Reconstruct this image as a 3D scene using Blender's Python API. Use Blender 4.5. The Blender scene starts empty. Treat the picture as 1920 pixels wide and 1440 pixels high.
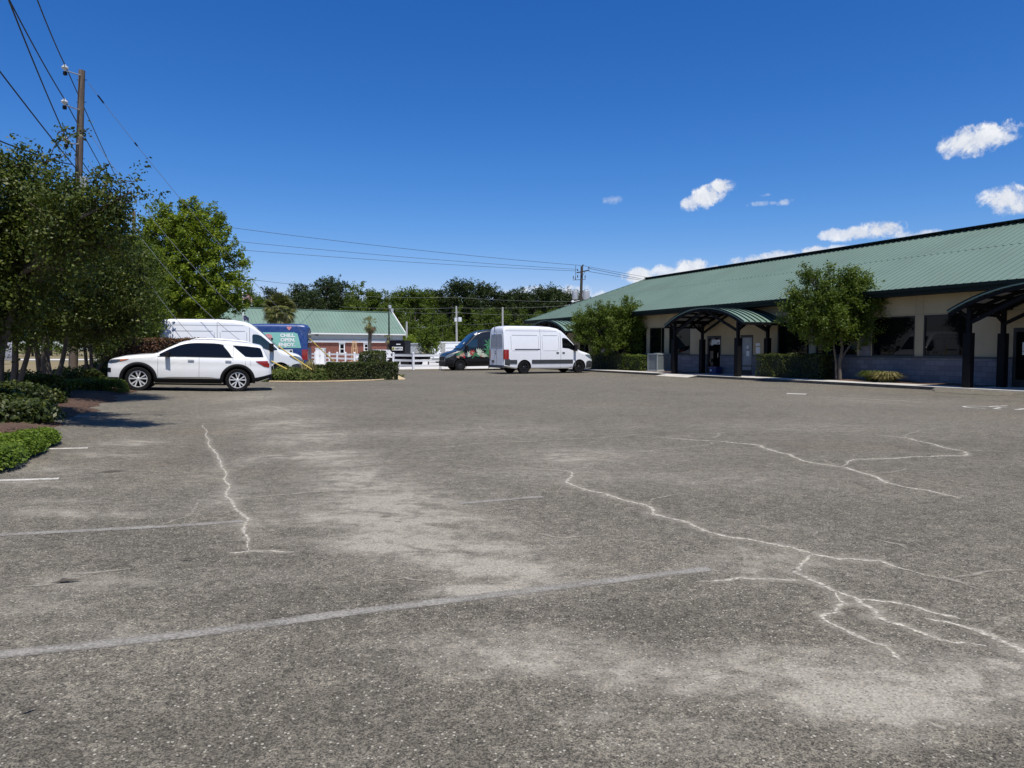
import bpy, math, random
import numpy as np
from mathutils import Vector, Matrix, noise as mnoise

R = math.radians
F = 1330.0          # focal length in photograph pixels
H = 1.42            # eye height
TILT = R(2.76)
CT, ST = math.cos(TILT), math.sin(TILT)
sc = bpy.context.scene
COL = sc.collection
rnd = random.Random(7)

# ------------------------------------------------------------------ terrain and survey helpers
def G(x, y):
    """the lot rises gently towards its left edge"""
    w = -(0.927 * x + 0.375 * y)
    a = min(max(w, 0.0), 4.6)
    if a < 0.4:
        return 0.0367 * a * a / 0.8
    return 0.0367 * (a - 0.2)

def ray(px, py):
    u = (px - 960) / F
    v = (720 - py) / F
    y = CT + v * ST
    z = -ST + v * CT
    return u / y, z / y

def at(px, py, Y):
    a, b = ray(px, py)
    return Vector((a * Y, Y, H + b * Y))

def gp(px, py, h=0.0):
    """surveyed point on the ground"""
    a, b = ray(px, py)
    Y = 10.0
    for _ in range(30):
        Y = (G(a * Y, Y) + h - H) / b
    return Vector((a * Y, Y, G(a * Y, Y) + h))

def wv(w, v):
    return (-0.927 * w - 0.375 * v, -0.375 * w + 0.927 * v)

# ------------------------------------------------------------------ object helpers
def link(o, parent=None):
    COL.objects.link(o)
    if parent is not None:
        o.parent = parent
    return o

def tag(o, label=None, cat=None, group=None, kind=None):
    if label: o['label'] = label
    if cat: o['category'] = cat
    if group: o['group'] = group
    if kind: o['kind'] = kind
    return o

def thing(name, label, cat, loc=(0, 0, 0), rz=0.0, group=None):
    o = bpy.data.objects.new(name, None)
    o.empty_display_size = 0.3
    o.location = loc
    o.rotation_euler = (0, 0, rz)
    link(o)
    return tag(o, label, cat, group)

def copy_tree(o, parent=None):
    c = o.copy()
    COL.objects.link(c)
    c.parent = parent
    for ch in list(o.children):
        copy_tree(ch, c)
    return c

class MB:
    def __init__(s):
        s.v, s.f, s.m = [], [], []
    def add(s, vs, fs, mi=0):
        b = len(s.v)
        s.v += [tuple(p) for p in vs]
        s.f += [tuple(i + b for i in q) for q in fs]
        s.m += [mi] * len(fs)
        return s
    def quad(s, a, b, c, d, mi=0):
        return s.add([a, b, c, d], [(0, 1, 2, 3)], mi)
    def box(s, c, size, rz=0.0, mi=0, mat=None):
        hx, hy, hz = size[0] / 2, size[1] / 2, size[2] / 2
        vs = [Vector((x, y, z)) for x in (-hx, hx) for y in (-hy, hy) for z in (-hz, hz)]
        if mat is not None:
            vs = [mat @ p for p in vs]
        elif rz:
            M = Matrix.Rotation(rz, 3, 'Z')
            vs = [M @ p for p in vs]
        c = Vector(c)
        vs = [p + c for p in vs]
        return s.add(vs, [(0, 1, 3, 2), (4, 6, 7, 5), (0, 4, 5, 1), (2, 3, 7, 6), (0, 2, 6, 4), (1, 5, 7, 3)], mi)
    def b2(s, x0, x1, y0, y1, z0, z1, mi=0):
        return s.box(((x0 + x1) / 2, (y0 + y1) / 2, (z0 + z1) / 2), (x1 - x0, y1 - y0, z1 - z0), 0, mi)
    def bar(s, p, q, w, h=None, mi=0):
        p, q = Vector(p), Vector(q)
        h = h or w
        d = q - p
        M = d.to_track_quat('Z', 'Y').to_matrix()
        return s.box((p + q) / 2, (w, h, d.length), 0, mi, M)
    def tube(s, pts, rad, n=8, mi=0, cap=True):
        pts = [Vector(p) for p in pts]
        if not hasattr(rad, '__len__'):
            rad = [rad] * len(pts)
        vs, fs = [], []
        prev = None
        for i, p in enumerate(pts):
            d = (pts[min(i + 1, len(pts) - 1)] - pts[max(i - 1, 0)])
            d = d.normalized() if d.length > 1e-9 else Vector((0, 0, 1))
            if prev is None:
                a = d.orthogonal().normalized()
            else:
                a = (prev - d * prev.dot(d))
                a = a.normalized() if a.length > 1e-6 else d.orthogonal().normalized()
            prev = a
            b = d.cross(a)
            for k in range(n):
                t = 2 * math.pi * k / n
                vs.append(p + (a * math.cos(t) + b * math.sin(t)) * rad[i])
        for i in range(len(pts) - 1):
            for k in range(n):
                k2 = (k + 1) % n
                fs.append((i * n + k, i * n + k2, (i + 1) * n + k2, (i + 1) * n + k))
        if cap:
            fs.append(tuple(range(n))[::-1])
            fs.append(tuple((len(pts) - 1) * n + k for k in range(n)))
        return s.add(vs, fs, mi)
    def lathe(s, prof, n=24, axis='Z', c=(0, 0, 0), mi=0):
        vs, fs = [], []
        for (r, h) in prof:
            for k in range(n):
                t = 2 * math.pi * k / n
                if axis == 'Z':
                    vs.append((c[0] + r * math.cos(t), c[1] + r * math.sin(t), c[2] + h))
                else:
                    vs.append((c[0] + r * math.cos(t), c[1] + h, c[2] + r * math.sin(t)))
        for i in range(len(prof) - 1):
            for k in range(n):
                k2 = (k + 1) % n
                q = (i * n + k, i * n + k2, (i + 1) * n + k2, (i + 1) * n + k)
                fs.append(q if axis == 'Z' else q[::-1])
        return s.add(vs, fs, mi)
    def prism(s, poly, y0, y1, mi=0):
        """poly in x,z extruded along y"""
        n = len(poly)
        vs = [(x, y0, z) for x, z in poly] + [(x, y1, z) for x, z in poly]
        fs = [tuple(range(n)), tuple(range(2 * n - 1, n - 1, -1))]
        fs += [(i, i + n, (i + 1) % n + n, (i + 1) % n) for i in range(n)]
        return s.add(vs, fs, mi)
    def build(s, name, mats, parent=None, origin=None, smooth=None, loc=None):
        me = bpy.data.meshes.new(name)
        vs = s.v
        if origin is not None:
            ox, oy, oz = origin
            vs = [(x - ox, y - oy, z - oz) for x, y, z in vs]
        me.from_pydata(vs, [], s.f)
        if not isinstance(mats, (list, tuple)): mats = [mats]
        for m in mats: me.materials.append(m)
        if len(mats) > 1:
            me.polygons.foreach_set('material_index', s.m)
        me.validate()
        me.update()
        if smooth is not None:
            me.polygons.foreach_set('use_smooth', [True] * len(me.polygons))
            me.set_sharp_from_angle(angle=R(smooth))
        o = bpy.data.objects.new(name, me)
        if origin is not None: o.location = origin
        if loc is not None: o.location = loc
        return link(o, parent)

# ------------------------------------------------------------------ materials
def nodes_of(name):
    m = bpy.data.materials.new(name)
    m.use_nodes = True
    nt = m.node_tree
    return m, nt, nt.nodes.get('Principled BSDF'), nt.nodes.get('Material Output')

class NT:
    """tiny node wiring helper"""
    def __init__(s, nt): s.nt = nt
    def n(s, t, **kw):
        o = s.nt.nodes.new(t)
        for k, v in kw.items(): setattr(o, k, v)
        return o
    def l(s, a, b): s.nt.links.new(a, b)
    def setin(s, sock, v):
        if isinstance(v, bpy.types.NodeSocket): s.l(v, sock)
        else: sock.default_value = v
    def math(s, op, a, b=None, c=None, clamp=False):
        o = s.n('ShaderNodeMath', operation=op, use_clamp=clamp)
        s.setin(o.inputs[0], a)
        if b is not None: s.setin(o.inputs[1], b)
        if c is not None: s.setin(o.inputs[2], c)
        return o.outputs[0]
    def vmath(s, op, a, b=None):
        o = s.n('ShaderNodeVectorMath', operation=op)
        s.setin(o.inputs[0], a)
        if b is not None: s.setin(o.inputs[1], b)
        return o.outputs['Value'] if op in ('DOT_PRODUCT', 'LENGTH') else o.outputs[0]
    def coord(s, which='Object'):
        return s.n('ShaderNodeTexCoord').outputs[which]
    def noise(s, vec, scale, detail=4, rough=.55, dist=0.0):
        o = s.n('ShaderNodeTexNoise')
        s.l(vec, o.inputs['Vector'])
        o.inputs['Scale'].default_value = scale
        o.inputs['Detail'].default_value = detail
        o.inputs['Roughness'].default_value = rough
        o.inputs['Distortion'].default_value = dist
        return o.outputs['Fac']
    def voro(s, vec, scale, feature='F1', out='Distance'):
        o = s.n('ShaderNodeTexVoronoi', feature=feature)
        s.l(vec, o.inputs['Vector'])
        o.inputs['Scale'].default_value = scale
        return o.outputs[out]
    def maprange(s, v, a, b, c=0.0, d=1.0, smooth=False):
        o = s.n('ShaderNodeMapRange')
        if smooth: o.interpolation_type = 'SMOOTHSTEP'
        s.setin(o.inputs['Value'], v)
        for k, x in zip(('From Min', 'From Max', 'To Min', 'To Max'), (a, b, c, d)):
            s.setin(o.inputs[k], x)
        return o.outputs[0]
    def mix(s, fac, a, b, mode='MIX'):
        o = s.n('ShaderNodeMix', data_type='RGBA', blend_type=mode)
        s.setin(o.inputs[0], fac)
        s.setin(o.inputs[6], col4(a) if isinstance(a, (tuple, list)) else a)
        s.setin(o.inputs[7], col4(b) if isinstance(b, (tuple, list)) else b)
        return o.outputs[2]
    def bump(s, h, strength=.3, dist=.01):
        o = s.n('ShaderNodeBump')
        s.l(h, o.inputs['Height'])
        o.inputs['Strength'].default_value = strength
        o.inputs['Distance'].default_value = dist
        return o.outputs[0]

def col4(c): return (c[0], c[1], c[2], 1.0)

def pmat(name, col, rough=.6, metal=0.0, var=.15, scale=6.0, bump=0.0, bscale=40.0, spec=.5, coat=0.0, detail=5):
    m, nt, b, out = nodes_of(name)
    q = NT(nt)
    co = q.coord()
    nz = q.noise(co, scale, detail)
    lo = tuple(c * (1 - var) for c in col)
    hi = tuple(min(1, c * (1 + var)) for c in col)
    q.l(q.mix(q.maprange(nz, .3, .7), lo, hi), b.inputs['Base Color'])
    b.inputs['Roughness'].default_value = rough
    b.inputs['Metallic'].default_value = metal
    b.inputs['Specular IOR Level'].default_value = spec
    b.inputs['Coat Weight'].default_value = coat
    b.inputs['Coat Roughness'].default_value = .05
    if bump:
        q.l(q.bump(q.noise(co, bscale, 3), bump, .02), b.inputs['Normal'])
    return m

def leafmat(name, c1, c2, c3=None, rough=.5, trans=.22, spec=.3):
    m, nt, b, out = nodes_of(name)
    q = NT(nt)
    geo = q.n('ShaderNodeNewGeometry')
    r = geo.outputs['Random Per Island']
    nz = q.noise(q.coord(), .9, 2)
    base = q.mix(r, c1, c2)
    if c3: base = q.mix(q.maprange(q.math('FRACT', q.math('MULTIPLY', r, 13.7)), .82, .95), base, c3)
    base = q.mix(q.maprange(nz, .35, .65, .0, .55), base, tuple(x * .55 for x in c1))
    q.l(base, b.inputs['Base Color'])
    b.inputs['Roughness'].default_value = rough
    b.inputs['Specular IOR Level'].default_value = spec
    t = q.n('ShaderNodeBsdfTranslucent')
    q.l(q.mix(.5, base, (.16, .26, .02)), t.inputs['Color'])
    mx = q.n('ShaderNodeMixShader')
    mx.inputs[0].default_value = trans
    q.l(b.outputs[0], mx.inputs[1]); q.l(t.outputs[0], mx.inputs[2])
    q.l(mx.outputs[0], out.inputs['Surface'])
    return m

def glassmat(name, col=(.006, .008, .009), rough=.03, spec=.9):
    m, nt, b, out = nodes_of(name)
    q = NT(nt)
    q.l(q.mix(q.noise(q.coord(), 2.0, 3), col, tuple(c * 1.6 for c in col)), b.inputs['Base Color'])
    b.inputs['Roughness'].default_value = rough
    b.inputs['Specular IOR Level'].default_value = spec
    return m

M = {}
M['white_paint'] = pmat('white_paint', (.83, .835, .85), .32, var=.03, scale=1.5, coat=.5)
M['suv_white'] = pmat('suv_white', (.85, .85, .84), .28, var=.02, scale=1.5, coat=.7)
M['black_paint'] = pmat('black_paint', (.013, .014, .016), .35, var=.2, coat=.4)
M['black_plastic'] = pmat('black_plastic', (.008, .008, .009), .65, var=.25, scale=12, spec=.25)
M['grey_plastic'] = pmat('grey_plastic', (.045, .048, .052), .55, var=.15, scale=10)
M['rubber'] = pmat('rubber', (.010, .010, .010), .85, var=.3, spec=.2, scale=20)
M['alloy'] = pmat('alloy', (.66, .66, .66), .4, metal=.25, var=.1, scale=9)
M['dark_rim'] = pmat('dark_rim', (.012, .012, .013), .45, var=.2, scale=9)
M['steel_rim'] = pmat('steel_rim', (.03, .03, .032), .5, var=.2, scale=9)
M['chrome'] = pmat('chrome', (.6, .6, .62), .15, metal=1.0, var=.05)
M['tint_glass'] = glassmat('tint_glass', (.003, .0034, .004), .03, .55)
M['clear_glass'] = glassmat('clear_glass', (.012, .022, .022), .04, .8)
M['blue_glass'] = glassmat('blue_glass', (.008, .022, .035), .05, .9)
M['film_glass'] = pmat('film_glass', (.33, .36, .40), .25, var=.08, scale=1.2)
M['red_lens'] = pmat('red_lens', (.30, .012, .012), .15, var=.15, scale=9, coat=.6)
M['dark_lens'] = pmat('dark_lens', (.045, .055, .06), .08, var=.5, scale=14, coat=.8)
M['amber_lens'] = pmat('amber_lens', (.55, .13, .03), .2, var=.1, coat=.6)
M['clear_lens'] = pmat('clear_lens', (.14, .17, .19), .08, var=.4, scale=14, coat=.8)
M['plate'] = pmat('plate', (.1, .1, .1), .5, var=.2)
M['seam'] = pmat('seam', (.30, .305, .32), .6, var=.1)
M['teal_vinyl'] = pmat('teal_vinyl', (.235, .52, .44), .4, var=.04, scale=2)
M['lettering'] = pmat('lettering', (.80, .82, .78), .5, var=.03)
M['pink_vinyl'] = pmat('pink_vinyl', (.62, .25, .25), .5, var=.1)
M['leaf_vinyl'] = pmat('leaf_vinyl', (.05, .19, .085), .5, var=.4, scale=9)
M['pale_vinyl'] = pmat('pale_vinyl', (.52, .58, .46), .5, var=.25, scale=9)
M['red_vinyl'] = pmat('red_vinyl', (.42, .03, .03), .5, var=.3, scale=9)
M['blush_vinyl'] = pmat('blush_vinyl', (.50, .30, .22), .5, var=.3, scale=9)

def doodle_blue():
    m, nt, b, out = nodes_of('blue_wrap')
    q = NT(nt)
    co = q.coord()
    e = q.voro(co, 4.2, 'DISTANCE_TO_EDGE')
    wob = q.noise(co, 9, 3)
    line = q.math('MULTIPLY', q.maprange(q.math('ABSOLUTE', q.math('SUBTRACT', e, q.math('MULTIPLY', wob, .22))), 0.0, .03, 1, 0), .55)
    base = q.mix(q.noise(co, 1.4, 2), (.014, .042, .17), (.024, .062, .22))
    q.l(q.mix(line, base, (.16, .24, .42)), b.inputs['Base Color'])
    b.inputs['Roughness'].default_value = .35
    return m
M['blue_wrap'] = doodle_blue()

M['green_roof'] = pmat('green_roof', (.170, .240, .194), .5, var=.09, scale=.35, detail=6)
M['green_roof_far'] = pmat('green_roof_far', (.165, .25, .198), .55, var=.08, scale=.5)
M['roof_rib'] = pmat('roof_rib', (.135, .205, .16), .5, var=.1)
M['fascia'] = pmat('fascia', (.006, .012, .010), .6, var=.2, spec=.2)
M['dark_steel'] = pmat('dark_steel', (.006, .006, .007), .65, var=.25, scale=5, spec=.15)
M['stucco'] = pmat('stucco', (.40, .325, .20), .9, var=.09, scale=1.2, bump=.25, bscale=90)
M['stucco_joint'] = pmat('stucco_joint', (.27, .22, .14), .9, var=.05)
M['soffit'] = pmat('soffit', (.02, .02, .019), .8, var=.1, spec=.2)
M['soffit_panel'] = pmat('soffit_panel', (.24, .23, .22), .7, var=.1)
M['window_glass'] = glassmat('window_glass', (.003, .0033, .0036), .015, .2)
M['frosted_glass'] = pmat('frosted_glass', (.22, .25, .27), .3, var=.2, scale=2)
M['frame_dark'] = pmat('frame_dark', (.02, .018, .016), .5, var=.2)
M['paper'] = pmat('paper', (.72, .72, .70), .8, var=.08, scale=14)
M['concrete'] = pmat('concrete', (.52, .49, .43), .9, var=.16, scale=1.6, bump=.2, bscale=60)
M['kerb_stained_shaded'] = pmat('kerb_stained_shaded', (.075, .068, .058), .95, var=.35, scale=3)  # dark for grime and for the deep shade on the kerb face, both in colour
M['gravel_yard'] = pmat('gravel_yard', (.62, .60, .56), .95, var=.1, scale=.5)
M['white_vinyl'] = pmat('white_vinyl', (.80, .80, .80), .45, var=.03)
M['brick_white'] = pmat('trim_white', (.72, .72, .70), .6, var=.05)
M['siding'] = pmat('siding', (.36, .38, .385), .7, var=.06, scale=1)
M['ac_metal'] = pmat('ac_metal', (.25, .28, .28), .5, var=.1, scale=4)
M['ac_dark'] = pmat('ac_dark', (.05, .06, .06), .6, var=.2)
M['pole_wood'] = None
M['wire'] = pmat('wire', (.012, .012, .016), .6, var=.1)
M['wire_pale'] = pmat('wire_pale', (.10, .11, .11), .5, var=.1)
M['wire_guy'] = pmat('wire_guy', (.16, .17, .18), .5, var=.1)
M['galv'] = pmat('galv', (.42, .44, .46), .45, metal=.2, var=.12, scale=12)
M['porcelain'] = pmat('porcelain', (.62, .64, .66), .25, var=.1)
M['guard_yellow'] = pmat('guard_yellow', (.62, .46, .10), .55, var=.12)
M['sand'] = pmat('sand', (.52, .40, .24), .95, var=.15, scale=9, bump=.4, bscale=30)
M['bin_blue'] = pmat('bin_blue', (.015, .03, .12), .45, var=.15)
M['flag_red'] = pmat('flag_red', (.50, .06, .07), .8, var=.08)
M['flag_white'] = pmat('flag_white', (.70, .66, .66), .8, var=.05)
M['flag_blue'] = pmat('flag_blue', (.035, .04, .11), .8, var=.1)
M['black_tarp'] = pmat('black_tarp', (.005, .005, .009), .7, var=.3, scale=2, spec=.15)
M['logo_yellow'] = pmat('logo_yellow', (.50, .48, .06), .6, var=.1)
M['logo_black'] = pmat('logo_black', (.015, .015, .015), .6, var=.1)
M['cream_wood'] = pmat('cream_wood', (.56, .36, .19), .7, var=.2, scale=8)
M['grey_box'] = pmat('grey_box', (.33, .33, .31), .7, var=.1, scale=2)

def bark(name, c, s=14):
    m, nt, b, out = nodes_of(name)
    q = NT(nt)
    mp = q.n('ShaderNodeMapping')
    mp.inputs['Scale'].default_value = (1, 1, .12)
    q.l(q.coord(), mp.inputs['Vector'])
    nz = q.noise(mp.outputs[0], s, 6, .65)
    q.l(q.mix(q.maprange(nz, .3, .7), tuple(x * .5 for x in c), tuple(x * 1.35 for x in c)), b.inputs['Base Color'])
    b.inputs['Roughness'].default_value = .9
    q.l(q.bump(nz, .6, .03), b.inputs['Normal'])
    return m
M['pole_wood'] = bark('pole_wood', (.145, .11, .085))
M['pole_dark'] = bark('pole_dark', (.045, .036, .03))
M['bark_smooth'] = bark('bark_smooth', (.115, .092, .07), 9)
M['bark_dark'] = bark('bark_dark', (.09, .075, .06), 9)

def brickmat(name, c1, c2, mort, bw, bh, ms=.012, axis='xz', bump=.3):
    m, nt, b, out = nodes_of(name)
    q = NT(nt)
    sp = q.n('ShaderNodeSeparateXYZ')
    q.l(q.coord(), sp.inputs[0])
    cb = q.n('ShaderNodeCombineXYZ')
    q.l(sp.outputs['X'], cb.inputs[0]); q.l(sp.outputs['Z'], cb.inputs[1])
    t = q.n('ShaderNodeTexBrick')
    q.l(cb.outputs[0], t.inputs['Vector'])
    t.inputs['Color1'].default_value = col4(c1); t.inputs['Color2'].default_value = col4(c2)
    t.inputs['Mortar'].default_value = col4(mort)
    t.inputs['Scale'].default_value = 1.0
    t.inputs['Mortar Size'].default_value = ms
    t.inputs['Brick Width'].default_value = bw
    t.inputs['Row Height'].default_value = bh
    t.inputs['Bias'].default_value = 0.0
    nz = q.noise(q.coord(), 3, 5)
    q.l(q.mix(q.maprange(nz, .3, .7, 0, .35), t.outputs['Color'], tuple(x * .55 for x in c1)), b.inputs['Base Color'])
    b.inputs['Roughness'].default_value = .9
    q.l(q.bump(q.math('SUBTRACT', q.noise(q.coord(), 60, 3), t.outputs['Fac']), bump, .01), b.inputs['Normal'])
    return m
M['block'] = brickmat('split_block', (.205, .198, .212), (.14, .136, .15), (.11, .11, .115), .4, .2, .01)
M['brick'] = brickmat('red_brick', (.235, .068, .045), (.165, .048, .034), (.25, .13, .095), .24, .08, .012)

M['leaf_myrtle'] = leafmat('leaf_myrtle', (.040, .062, .008), (.100, .126, .013), (.18, .19, .04), .5, .14, .28)
M['leaf_bright'] = leafmat('leaf_bright', (.13, .19, .014), (.30, .37, .03), (.38, .40, .04), .5, .38, .25)
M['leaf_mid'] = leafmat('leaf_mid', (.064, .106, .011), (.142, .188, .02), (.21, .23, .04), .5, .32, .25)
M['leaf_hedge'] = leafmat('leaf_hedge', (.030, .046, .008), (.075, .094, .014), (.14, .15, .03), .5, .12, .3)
M['leaf_maroon'] = leafmat('leaf_maroon', (.10, .045, .026), (.22, .105, .055), (.10, .09, .03), .55, .15, .3)
M['leaf_cover'] = leafmat('leaf_cover', (.10, .17, .015), (.19, .27, .03), (.26, .30, .05), .5, .3, .25)
M['leaf_juniper'] = leafmat('leaf_juniper', (.065, .10, .018), (.13, .165, .03), (.26, .21, .09), .6, .15, .2)
M['leaf_pine'] = leafmat('leaf_pine', (.018, .034, .009), (.046, .066, .016), (.085, .10, .025), .6, .1, .2)
M['leaf_wood'] = leafmat('leaf_wood', (.055, .095, .010), (.135, .18, .02), (.18, .21, .03), .55, .25, .2)
M['leaf_straw'] = leafmat('leaf_straw', (.13, .12, .035), (.34, .28, .11), (.42, .34, .16), .6, .15)
M['palm_green'] = leafmat('palm_green', (.11, .125, .03), (.26, .26, .08), (.38, .34, .15), .45, .1)
M['palm_dead'] = leafmat('palm_dead', (.16, .105, .06), (.30, .21, .12), (.10, .07, .04), .7, .1)
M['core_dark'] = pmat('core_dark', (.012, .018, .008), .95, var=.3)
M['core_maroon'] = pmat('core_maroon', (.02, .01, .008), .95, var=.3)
def _nsep(s, colsock):
    o = s.n('ShaderNodeSeparateColor'); s.l(colsock, o.inputs[0]); return o.outputs[0]
NT.n_sep = _nsep
# ------------------------------------------------------------------ camera, light, sky
cam = bpy.data.cameras.new('camera')
cam.sensor_width = 36.0
cam.lens = 36.0 * F / 1920.0
cam.clip_end = 6000
cam.clip_start = .05
co = bpy.data.objects.new('camera', cam)
co.location = (0, 0, H)
co.rotation_euler = (R(90) - TILT, 0, 0)
link(co)
sc.camera = co

SUN_EL = R(65)
SUN_AZ = Vector((.30, -.954)).normalized()
sd = Vector((SUN_AZ.x * math.cos(SUN_EL), SUN_AZ.y * math.cos(SUN_EL), math.sin(SUN_EL)))
sun = bpy.data.lights.new('sun', 'SUN')
sun.energy = 4.8
sun.angle = R(.5)
sun.color = (1.0, .965, .91)
so = bpy.data.objects.new('sun', sun)
so.rotation_euler = sd.to_track_quat('Z', 'Y').to_euler()
so.location = (0, 0, 60)
link(so)

sc.view_settings.view_transform = 'Standard'
sc.view_settings.look = 'None'
sc.view_settings.exposure = 0.0
sc.view_settings.gamma = 1.0
sc.view_settings.use_curve_mapping = False
sc.cycles.max_bounces = 6
sc.cycles.diffuse_bounces = 3
sc.cycles.transparent_max_bounces = 12

w = bpy.data.worlds.new('World')
sc.world = w
w.use_nodes = True
nt = w.node_tree
q = NT(nt)
bg = nt.nodes.get('Background')
sky = q.n('ShaderNodeTexSky', sky_type='NISHITA')
sky.sun_disc = False
sky.sun_elevation = SUN_EL
sky.sun_rotation = math.atan2(SUN_AZ.x, SUN_AZ.y)
sky.altitude = 0
sky.air_density = 1.0
sky.dust_density = .35
sky.ozone_density = 4.5
gen = q.coord('Generated')
dirv = q.vmath('NORMALIZE', gen)
# clouds: (pixel x, pixel y, half width px, half height px, tilt deg, density)
CL = [(1828, 264, 52, 24, -6, 1.0), (1868, 259, 32, 10, 5, .8), (1795, 280, 28, 11, -25, .8),
      (1327, 367, 46, 20, -26, 1.0), (1352, 354, 26, 16, -20, 1.0), (1300, 383, 22, 15, -10, .9),
      (1149, 375, 24, 10, 0, .33), (1430, 382, 30, 6, 0, .45), (1472, 379, 16, 7, -10, .5), (1436, 366, 12, 4, 0, .3),
      (1890, 374, 38, 23, 5, 1.0), (1918, 388, 34, 15, 0, 1.0),
      (1560, 439, 24, 11, -5, .8), (1655, 430, 46, 18, -4, 1.0), (1610, 438, 50, 13, -4, .9), (1720, 440, 50, 10, 4, .75),
      (1196, 517, 32, 15, 0, .95), (1230, 521, 26, 7, 0, .5), (1298, 502, 32, 17, 0, .95), (1345, 506, 36, 12, 0, .8), (1390, 493, 32, 12, 0, .8),
      (1460, 480, 42, 12, -8, .85), (1528, 471, 26, 10, -5, .9), (1575, 466, 26, 8, 0, .7), (1420, 490, 50, 14, -6, .9),
      (1060, 552, 46, 22, 0, .95), (1010, 546, 36, 14, 0, .6), (960, 550, 30, 10, 0, .5), (1135, 556, 30, 12, 0, .6),
      (900, 552, 40, 12, 0, .4), (1250, 512, 36, 14, 0, .8), (2150, 470, 120, 40, 0, 1)]
n1 = q.noise(dirv, 26, 7, .66, .4)
n2 = q.noise(dirv, 95, 4, .65, .3)
nz = q.math('ADD', q.math('MULTIPLY', n1, 1.0), q.math('MULTIPLY', n2, .45))
total = None
for (px, py, a, b_, tl, dens) in CL:
    c = at(px, py, 1.0) - Vector((0, 0, H))
    k = c.length
    c = c.normalized()
    e1 = Vector((0, 0, 1)).cross(c).normalized() * -1
    e1 = Vector((c.y, -c.x, 0)).normalized()
    e2 = c.cross(e1) * -1
    if e2.z < 0: e2 = -e2
    t = R(-tl)
    f1 = (e1 * math.cos(t) + e2 * math.sin(t)) * (F / a)
    f2 = (e2 * math.cos(t) - e1 * math.sin(t)) * (F / b_)
    d = q.vmath('SUBTRACT', dirv, tuple(c))
    u = q.vmath('DOT_PRODUCT', d, tuple(f1))
    v = q.vmath('DOT_PRODUCT', d, tuple(f2))
    r2 = q.math('ADD', q.math('MULTIPLY', u, u), q.math('MULTIPLY', v, v))
    # 1 at the heart of the cloud, falling to 0 at its rim
    body = q.math('SUBTRACT', 1.0, r2)
    body = q.math('MULTIPLY', q.math('MAXIMUM', body, -1.2), .55)
    val = q.math('ADD', body, q.math('MULTIPLY', q.math('SUBTRACT', nz, .72), 2.1))
    if dens < .9: val = q.math('SUBTRACT', val, (1 - dens) * .30)
    val = q.math('MULTIPLY', q.maprange(val, -.04, .50, 0, 1, True), dens)
    front = q.maprange(q.vmath('DOT_PRODUCT', dirv, tuple(c)), .5, .6)
    val = q.math('MULTIPLY', val, front)
    total = val if total is None else q.math('MAXIMUM', total, val)
shade = q.maprange(n1, .35, .7)
cloudcol = q.mix(shade, (5.4, 5.9, 6.9), (8.8, 8.9, 9.1))
hsv = q.n('ShaderNodeHueSaturation')
hsv.inputs['Saturation'].default_value = 1.06
hsv.inputs['Value'].default_value = 1.0
q.l(sky.outputs[0], hsv.inputs['Color'])
tint0 = q.mix(1.0, hsv.outputs[0], (.66, .93, 1.30), 'MULTIPLY')
sr = q.n('ShaderNodeSeparateColor'); q.l(tint0, sr.inputs[0])
STR = .11
def chan(s_, k, g): return q.math('MULTIPLY', q.math('POWER', q.math('MULTIPLY', s_, STR), g), k / STR)
cb_ = chan(sr.outputs[2], .90, 1.0); cg_ = chan(sr.outputs[1], 1.16, 1.30); cr_ = chan(sr.outputs[0], 4.6, 1.95)
cg_ = q.math('MINIMUM', cg_, cb_); cr_ = q.math('MINIMUM', cr_, q.math('MULTIPLY', cg_, .9))
cc = q.n('ShaderNodeCombineColor'); q.l(cr_, cc.inputs[0]); q.l(cg_, cc.inputs[1]); q.l(cb_, cc.inputs[2])
sz = q.n('ShaderNodeSeparateXYZ'); q.l(dirv, sz.inputs[0])
dome = q.maprange(sz.outputs[2], .46, .90, 1.0, .50, True)      # sky above the view dimmed to cut fill and deepen shadows
tint = q.mix(1.0, cc.outputs[0], dome, 'MULTIPLY')
q.l(q.mix(total, tint, cloudcol), bg.inputs['Color'])
bg.inputs['Strength'].default_value = .11

# ------------------------------------------------------------------ ground sheets
def sheet(name, xs, ys, m, fz, keep=None, attr=None, label=None):
    nx, ny = len(xs), len(ys)
    vs = [(x, y, fz(x, y)) for y in ys for x in xs]
    fs = []
    for j in range(ny - 1):
        for i in range(nx - 1):
            if keep and not keep((xs[i] + xs[i + 1]) / 2, (ys[j] + ys[j + 1]) / 2): continue
            fs.append((j * nx + i, j * nx + i + 1, (j + 1) * nx + i + 1, (j + 1) * nx + i))
    me = bpy.data.meshes.new(name)
    me.from_pydata(vs, [], fs)
    me.materials.append(m)
    if attr is not None:
        a = me.attributes.new('dust', 'FLOAT', 'POINT')
        a.data.foreach_set('value', np.array([attr(x, y) for y in ys for x in xs], dtype=np.float32))
    me.polygons.foreach_set('use_smooth', [True] * len(fs))
    o = link(bpy.data.objects.new(name, me))
    return tag(o, kind='structure')

def spaced(a, b, s):
    n = max(1, int(round((b - a) / s)))
    return [a + (b - a) * i / n for i in range(n)]

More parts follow.
